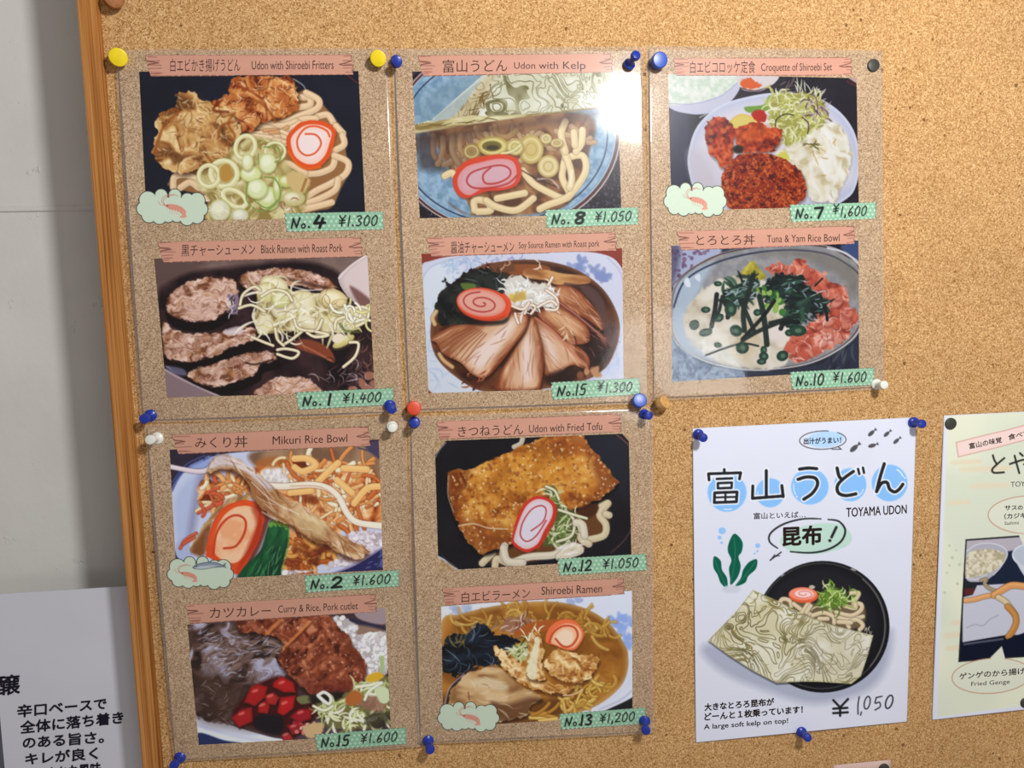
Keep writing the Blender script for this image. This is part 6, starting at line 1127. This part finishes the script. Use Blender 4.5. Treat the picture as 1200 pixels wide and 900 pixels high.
def inset(quad, mm, wmm=216., hmm=303.):
    h = homog(quad); u, v = mm / wmm, mm / hmm
    return [tuple(float(c) for c in hmap(h, a, b)) for a, b in ((u, v), (1 - u, v), (1 - u, 1 - v), (u, 1 - v))]
def light_gain(quad, sh):  # one scale per print: lamp falloff is compensated in its ink colour
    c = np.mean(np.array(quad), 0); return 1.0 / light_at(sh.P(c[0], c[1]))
for key in 'ABCDE':
    sq = SHQ[key]; sh = Sheet(sq, 0.0008, LIFT[key]); c = np.mean(np.array(sq), 0); p0 = B(c[0], c[1])
    root = thing('menu_sheet', LAB[key], 'menu', p0, None, 'laminated menu sheets on the cork board')
    sheet_part('backing_paper', sh, inset(sq, 2.6), 0.0, M['print_cork'], root)
    for k, d in enumerate(MENU[key]):
        ph = printed('photo_print', sh, globals()['paint_' + d['pic']](), 0.00006, root, d['photo'], gain=light_gain(d['photo'], sh) * (0.84 if key in 'DE' else 0.93))  # inks on the two lower sheets darkened further, to suit their dimmer light
        bn = printed('title_banner', sh, paint_banner(ord(key) + k), 0.00012, root, d['banner'], True, 0.5, 0.88)
        text(d['jp'][0], sh, d['jp'][1], 0.00017, bn, M['brown_ink'], 0.0); text(d['en'][0], sh, d['en'][1], 0.00017, bn, M['brown_ink'], 0.0)
        printed('price_tag', sh, paint_tag(*d['price']), 0.00014, root, d['tag'], True, 0.4, 0.86)
        if 'cloud' in d: printed('cloud_sticker', sh, paint_cloud(d.get('fish', False)), 0.00013, root, d['cloud'], True, 0.4, 0.84)
    sealed_edge(sh, sq, inset(sq, 2.6), 0.0001, root)
    sheet_part('laminate_film', sh, sq, 0.0003, M['film'], root, 60, 84, 0.0004)

# ------------------------------------------------------------------ the two posters and the slip at the bottom
fq = [(811.5, 502), (1074, 489), (1063, 846), (815.3, 870.5)]
sh = Sheet(fq, 0.0006, (.35, .3, .3, .45), 0.003)
root = thing('poster', 'white poster with a black bowl of noodles under a big kelp sheet', 'poster', B(940, 680))
sheet_part('backing_paper', sh, fq, 0.0, M['paper'], root, 30, 42, 0.0004)
pp = printed('poster_print', sh, paint_poster(), 0.00008, root, inset(fq, .5, 210, 297), gain=light_gain(fq, sh) * 0.93)
za = lambda a, b, c, d, e, f: tq(800 + a / 4, 480 + b / 4, 480 + c / 4, 800 + d / 4, 480 + e / 4, 480 + f / 4)
zb = lambda a, b, c, d, e, f: tq(800 + a / 4, 650 + b / 4, 650 + c / 4, 800 + d / 4, 650 + e / 4, 650 + f / 4)
for body, qd, b in (('出汁がうまい！', za(568, 134, 163, 742, 127, 157), .22), ('富山といえば…', za(333, 484, 514, 575, 476, 506), .12), ('TOYAMA UDON', za(767, 461, 504, 1050, 446, 487), .2), ('昆布', za(470, 552, 640, 650, 543, 630), .85),
                    ('大きなとろろ昆布が', zb(103, 699, 732, 428, 672, 706), .35), ('どーんと１枚乗っています！', zb(103, 743, 778, 562, 708, 742), .35), ('A large soft kelp on top!', zb(100, 796, 826, 494, 766, 796), .15)):
    text(body, sh, qd, 0.00014, pp, M['black'], b)

gq = [(1106.3, 487), (1372, 474), (1351, 815), (1092.3, 844)]
sh = Sheet(gq, 0.0006, (.4, .3, .3, .45), 0.003)
root = thing('poster', 'cream poster with a fried fish dish, cut off at the right edge', 'poster', B(1232, 655))
sheet_part('backing_paper', sh, gq, 0.0, M['paper'], root, 30, 42, 0.0004)
gp = printed('poster_print', sh, paint_flyer(), 0.00008, root, inset(gq, .5, 210, 297), gain=light_gain([(1090, 500), (1200, 500), (1200, 830), (1090, 830)], sh) * 0.92)
z1 = lambda *q: [(1080 + x / 10, 480 + y / 10) for x, y in q]; z2 = lambda *q: [(1080 + x / 10, 570 + y / 10) for x, y in q]; z4 = lambda *q: [(1080 + x / 10, 720 + y / 10) for x, y in q]
for body, qd, b in (('富山の味覚', z1((555, 395), (935, 318), (942, 386), (562, 464)), .15), ('食べて', z1((1012, 292), (1250, 238), (1256, 300), (1018, 362)), .15), ('TOY', z1((1045, 846), (1212, 838), (1212, 898), (1045, 908)), 0),
                    ('サスの', z2((975, 224), (1185, 222), (1185, 272), (975, 280)), .15), ('（カジキ', z2((970, 318), (1220, 306), (1220, 372), (970, 386)), .15), ('Sashimi', z2((972, 412), (1140, 404), (1140, 444), (972, 452)), 0),
                    ('ゲンゲのから揚げ', z4((442, 690), (1215, 622), (1215, 698), (442, 764)), .15), ('Fried Genge', z4((582, 790), (1034, 760), (1034, 828), (582, 856)), 0)):
    text(body, sh, qd, 0.00014, gp, M['black'], b)

bq = [(977, 897), (1044, 890.5), (1046, 1010), (976, 1022)]
sh = Sheet(bq, 0.0006, (.2, .2, .2, .2), 0.002)
root = thing('paper_slip', 'pinkish paper slip just showing at the bottom edge', 'paper', B(1010, 955)); sheet_part('paper_sheet', sh, bq, 0.0, M['pink'], root, 12, 16, 0.0004)
# ------------------------------------------------------------------ pins
PUSH = [(0.0, 0.0), (0.0046, 0.0), (0.0050, 0.0004), (0.0050, 0.0016), (0.0044, 0.0022), (0.0030, 0.0030), (0.0024, 0.0048), (0.0024, 0.0076), (0.0028, 0.0094), (0.0038, 0.0108), (0.0040, 0.0114), (0.0040, 0.0140), (0.0036, 0.0147), (0.0022, 0.0151), (0.0, 0.0152)]
DRUM = [(0.0, 0.0), (0.0056, 0.0), (0.0060, 0.0005), (0.0062, 0.0030), (0.0064, 0.0072), (0.0063, 0.0078), (0.0059, 0.0082), (0.0055, 0.0083), (0.0, 0.0083)]
DOME = [(0.0, 0.0), (0.0052, 0.0), (0.0055, 0.0003), (0.0055, 0.0012), (0.0053, 0.0016), (0.0049, 0.0018), (0.0, 0.00185)]
def make_pin(name, prof, mat, label, base, head, hh, seat, scale=1.0, cat='push pin', part='grip', group=None):
    lift = 0.0
    for _ in range(3):                                            # a leaning pin stands off until its rim just touches
        b = B(base[0], base[1], seat + lift); t = B(head[0], head[1], seat + lift + hh)
        ax = Vector([float(v) for v in (t - b)]).normalized() if part != 'disc' else Vector((0, -1, 0))
        lift = prof[1][0] * scale * math.sqrt(max(0.0, 1 - ax.y ** 2))
    rot = Vector((0, 0, 1)).rotation_difference(ax)
    r = thing(name, label, cat, b, rot, group)
    bm = bmesh.new(); bm_lathe(bm, [(a * scale, c * scale) for a, c in prof]); o = link(part, bpy.data.meshes.new(part), None, mat); bm.to_mesh(o.data); bm.free(); o.parent = r; o.data.set_sharp_from_angle(angle=math.radians(38))
    bm = bmesh.new(); bm_lathe(bm, [(0.0, -0.0075), (0.0005, -0.0062), (0.0005, 0.0), (0.0, 0.0)], 10); o = link('needle', bpy.data.meshes.new('needle'), None, M['steel']); bm.to_mesh(o.data); bm.free(); o.parent = r
    return r
S0, S1 = 0.0013, 0.0010
G1, G2 = 'plastic push pins on the board', 'round drum pins on the board'
push = lambda m, lab, b, h, s=S0, sc=1.0: make_pin('push_pin', PUSH, M[m], lab, b, h, 0.0142, s, sc, group=G1)
drum = lambda m, lab, b, h, s=S0, sc=1.0: make_pin('drum_pin', DRUM, M[m], lab, b, h, 0.008, s, sc, 'pin', 'head', G2)
flat = lambda m, lab, b, h, s=S0, sc=1.0: make_pin('thumbtack', DOME, M[m], lab, b, h, 0.0025, s, sc, 'thumbtack', 'disc', 'black thumbtacks')
drum('yellow', 'yellow round pin at the upper left corner of the fritter udon sheet', (139.5, 66.5), (138.3, 67.2), sc=1.08)
drum('yellow', 'yellow round pin between the fritter udon and kelp udon sheets', (443.5, 68.5), (443, 68.5))
push('blue', 'blue push pin right beside the yellow pin, at the kelp udon sheet', (464.3, 72), (465.8, 71.6), sc=.98)
push('blue', 'navy push pin leaning sideways in the lamp glare on the kelp sheet', (737, 76), (746, 63.5), sc=1.0)
drum('bright_blue', 'bright blue round pin at the upper left corner of the croquette sheet', (769.5, 73.2), (773.6, 70), sc=1.04)
flat('dark', 'black flat thumbtack at the upper right corner of the croquette sheet', (1023, 77), (1023.2, 76.8), sc=.98)
push('blue', 'blue push pin at the lower left corner of the black ramen sheet', (177, 486.5), (168.8, 491))
push('white', 'white push pin at the upper left corner of the fried fish bowl sheet', (185, 513.3), (175.5, 515.5))
push('blue', 'blue push pin at the lower right corner of the black ramen sheet', (456.6, 475), (459.3, 480), sc=1.0)
push('white', 'white push pin just below the blue one, left of the red pin', (459.5, 500), (459.8, 501.5), sc=.95)
drum('red', 'red round pin where four menu sheets meet', (484.5, 478.5), (485.3, 478.3), sc=.95)
push('blue', 'blue push pin directly below the red pin', (485.5, 495), (486.2, 496), sc=1.0)
drum('bright_blue', 'bright blue round pin at the lower right corner of the soy ramen sheet', (747.5, 471), (750.2, 468.8), sc=.98)
push('blue', 'blue push pin at the upper right corner of the fried tofu sheet', (754.5, 485.3), (761, 487.3), sc=.92)
drum('tan', 'tan wooden round pin under the tuna bowl sheet, beside the blue pins', (772, 474.5), (783.5, 469.3), S1, .98)
push('white', 'white push pin at the lower right corner of the tuna bowl sheet', (1026.5, 450.3), (1036.7, 451.2), sc=.96)
push('blue', 'blue push pin at the upper left corner of the kelp bowl poster', (818, 508.8), (824.6, 513.3), S1, .98)
push('blue', 'blue push pin at the upper right corner of the kelp bowl poster', (1069.8, 494.8), (1081.2, 496.8), S1, .98)
push('blue', 'blue push pin at the bottom edge of the kelp bowl poster', (938.8, 857.5), (946.8, 864.8), S1, .98)
push('blue', 'blue push pin at the lower right corner of the shrimp ramen sheet', (755.5, 844), (757, 857), sc=1.02)
push('blue', 'blue push pin at the lower left corner of the shrimp ramen sheet', (501.5, 867.5), (504.3, 879), sc=1.02)
push('blue', 'blue push pin at the bottom left corner of the curry sheet', (211.3, 887), (203.5, 897.5), sc=.98)
flat('dark', 'black flat thumbtack at the upper left corner of the cream poster', (1113.5, 496.3), (1113.6, 496.3), S1, .98)
flat('dark', 'black flat thumbtack at the bottom of the cream poster, cut by the edge', (1200.5, 823), (1200.7, 823), S1, .95)
flat('dark', 'black flat thumbtack on the pinkish slip at the bottom edge', (1035.5, 900.5), (1035.6, 900.6), S1, .95)
drum('brown', 'brown wooden round pin at the top left, cut by the top edge', (131.5, -1), (134, -2.5), 0.0, 1.15)
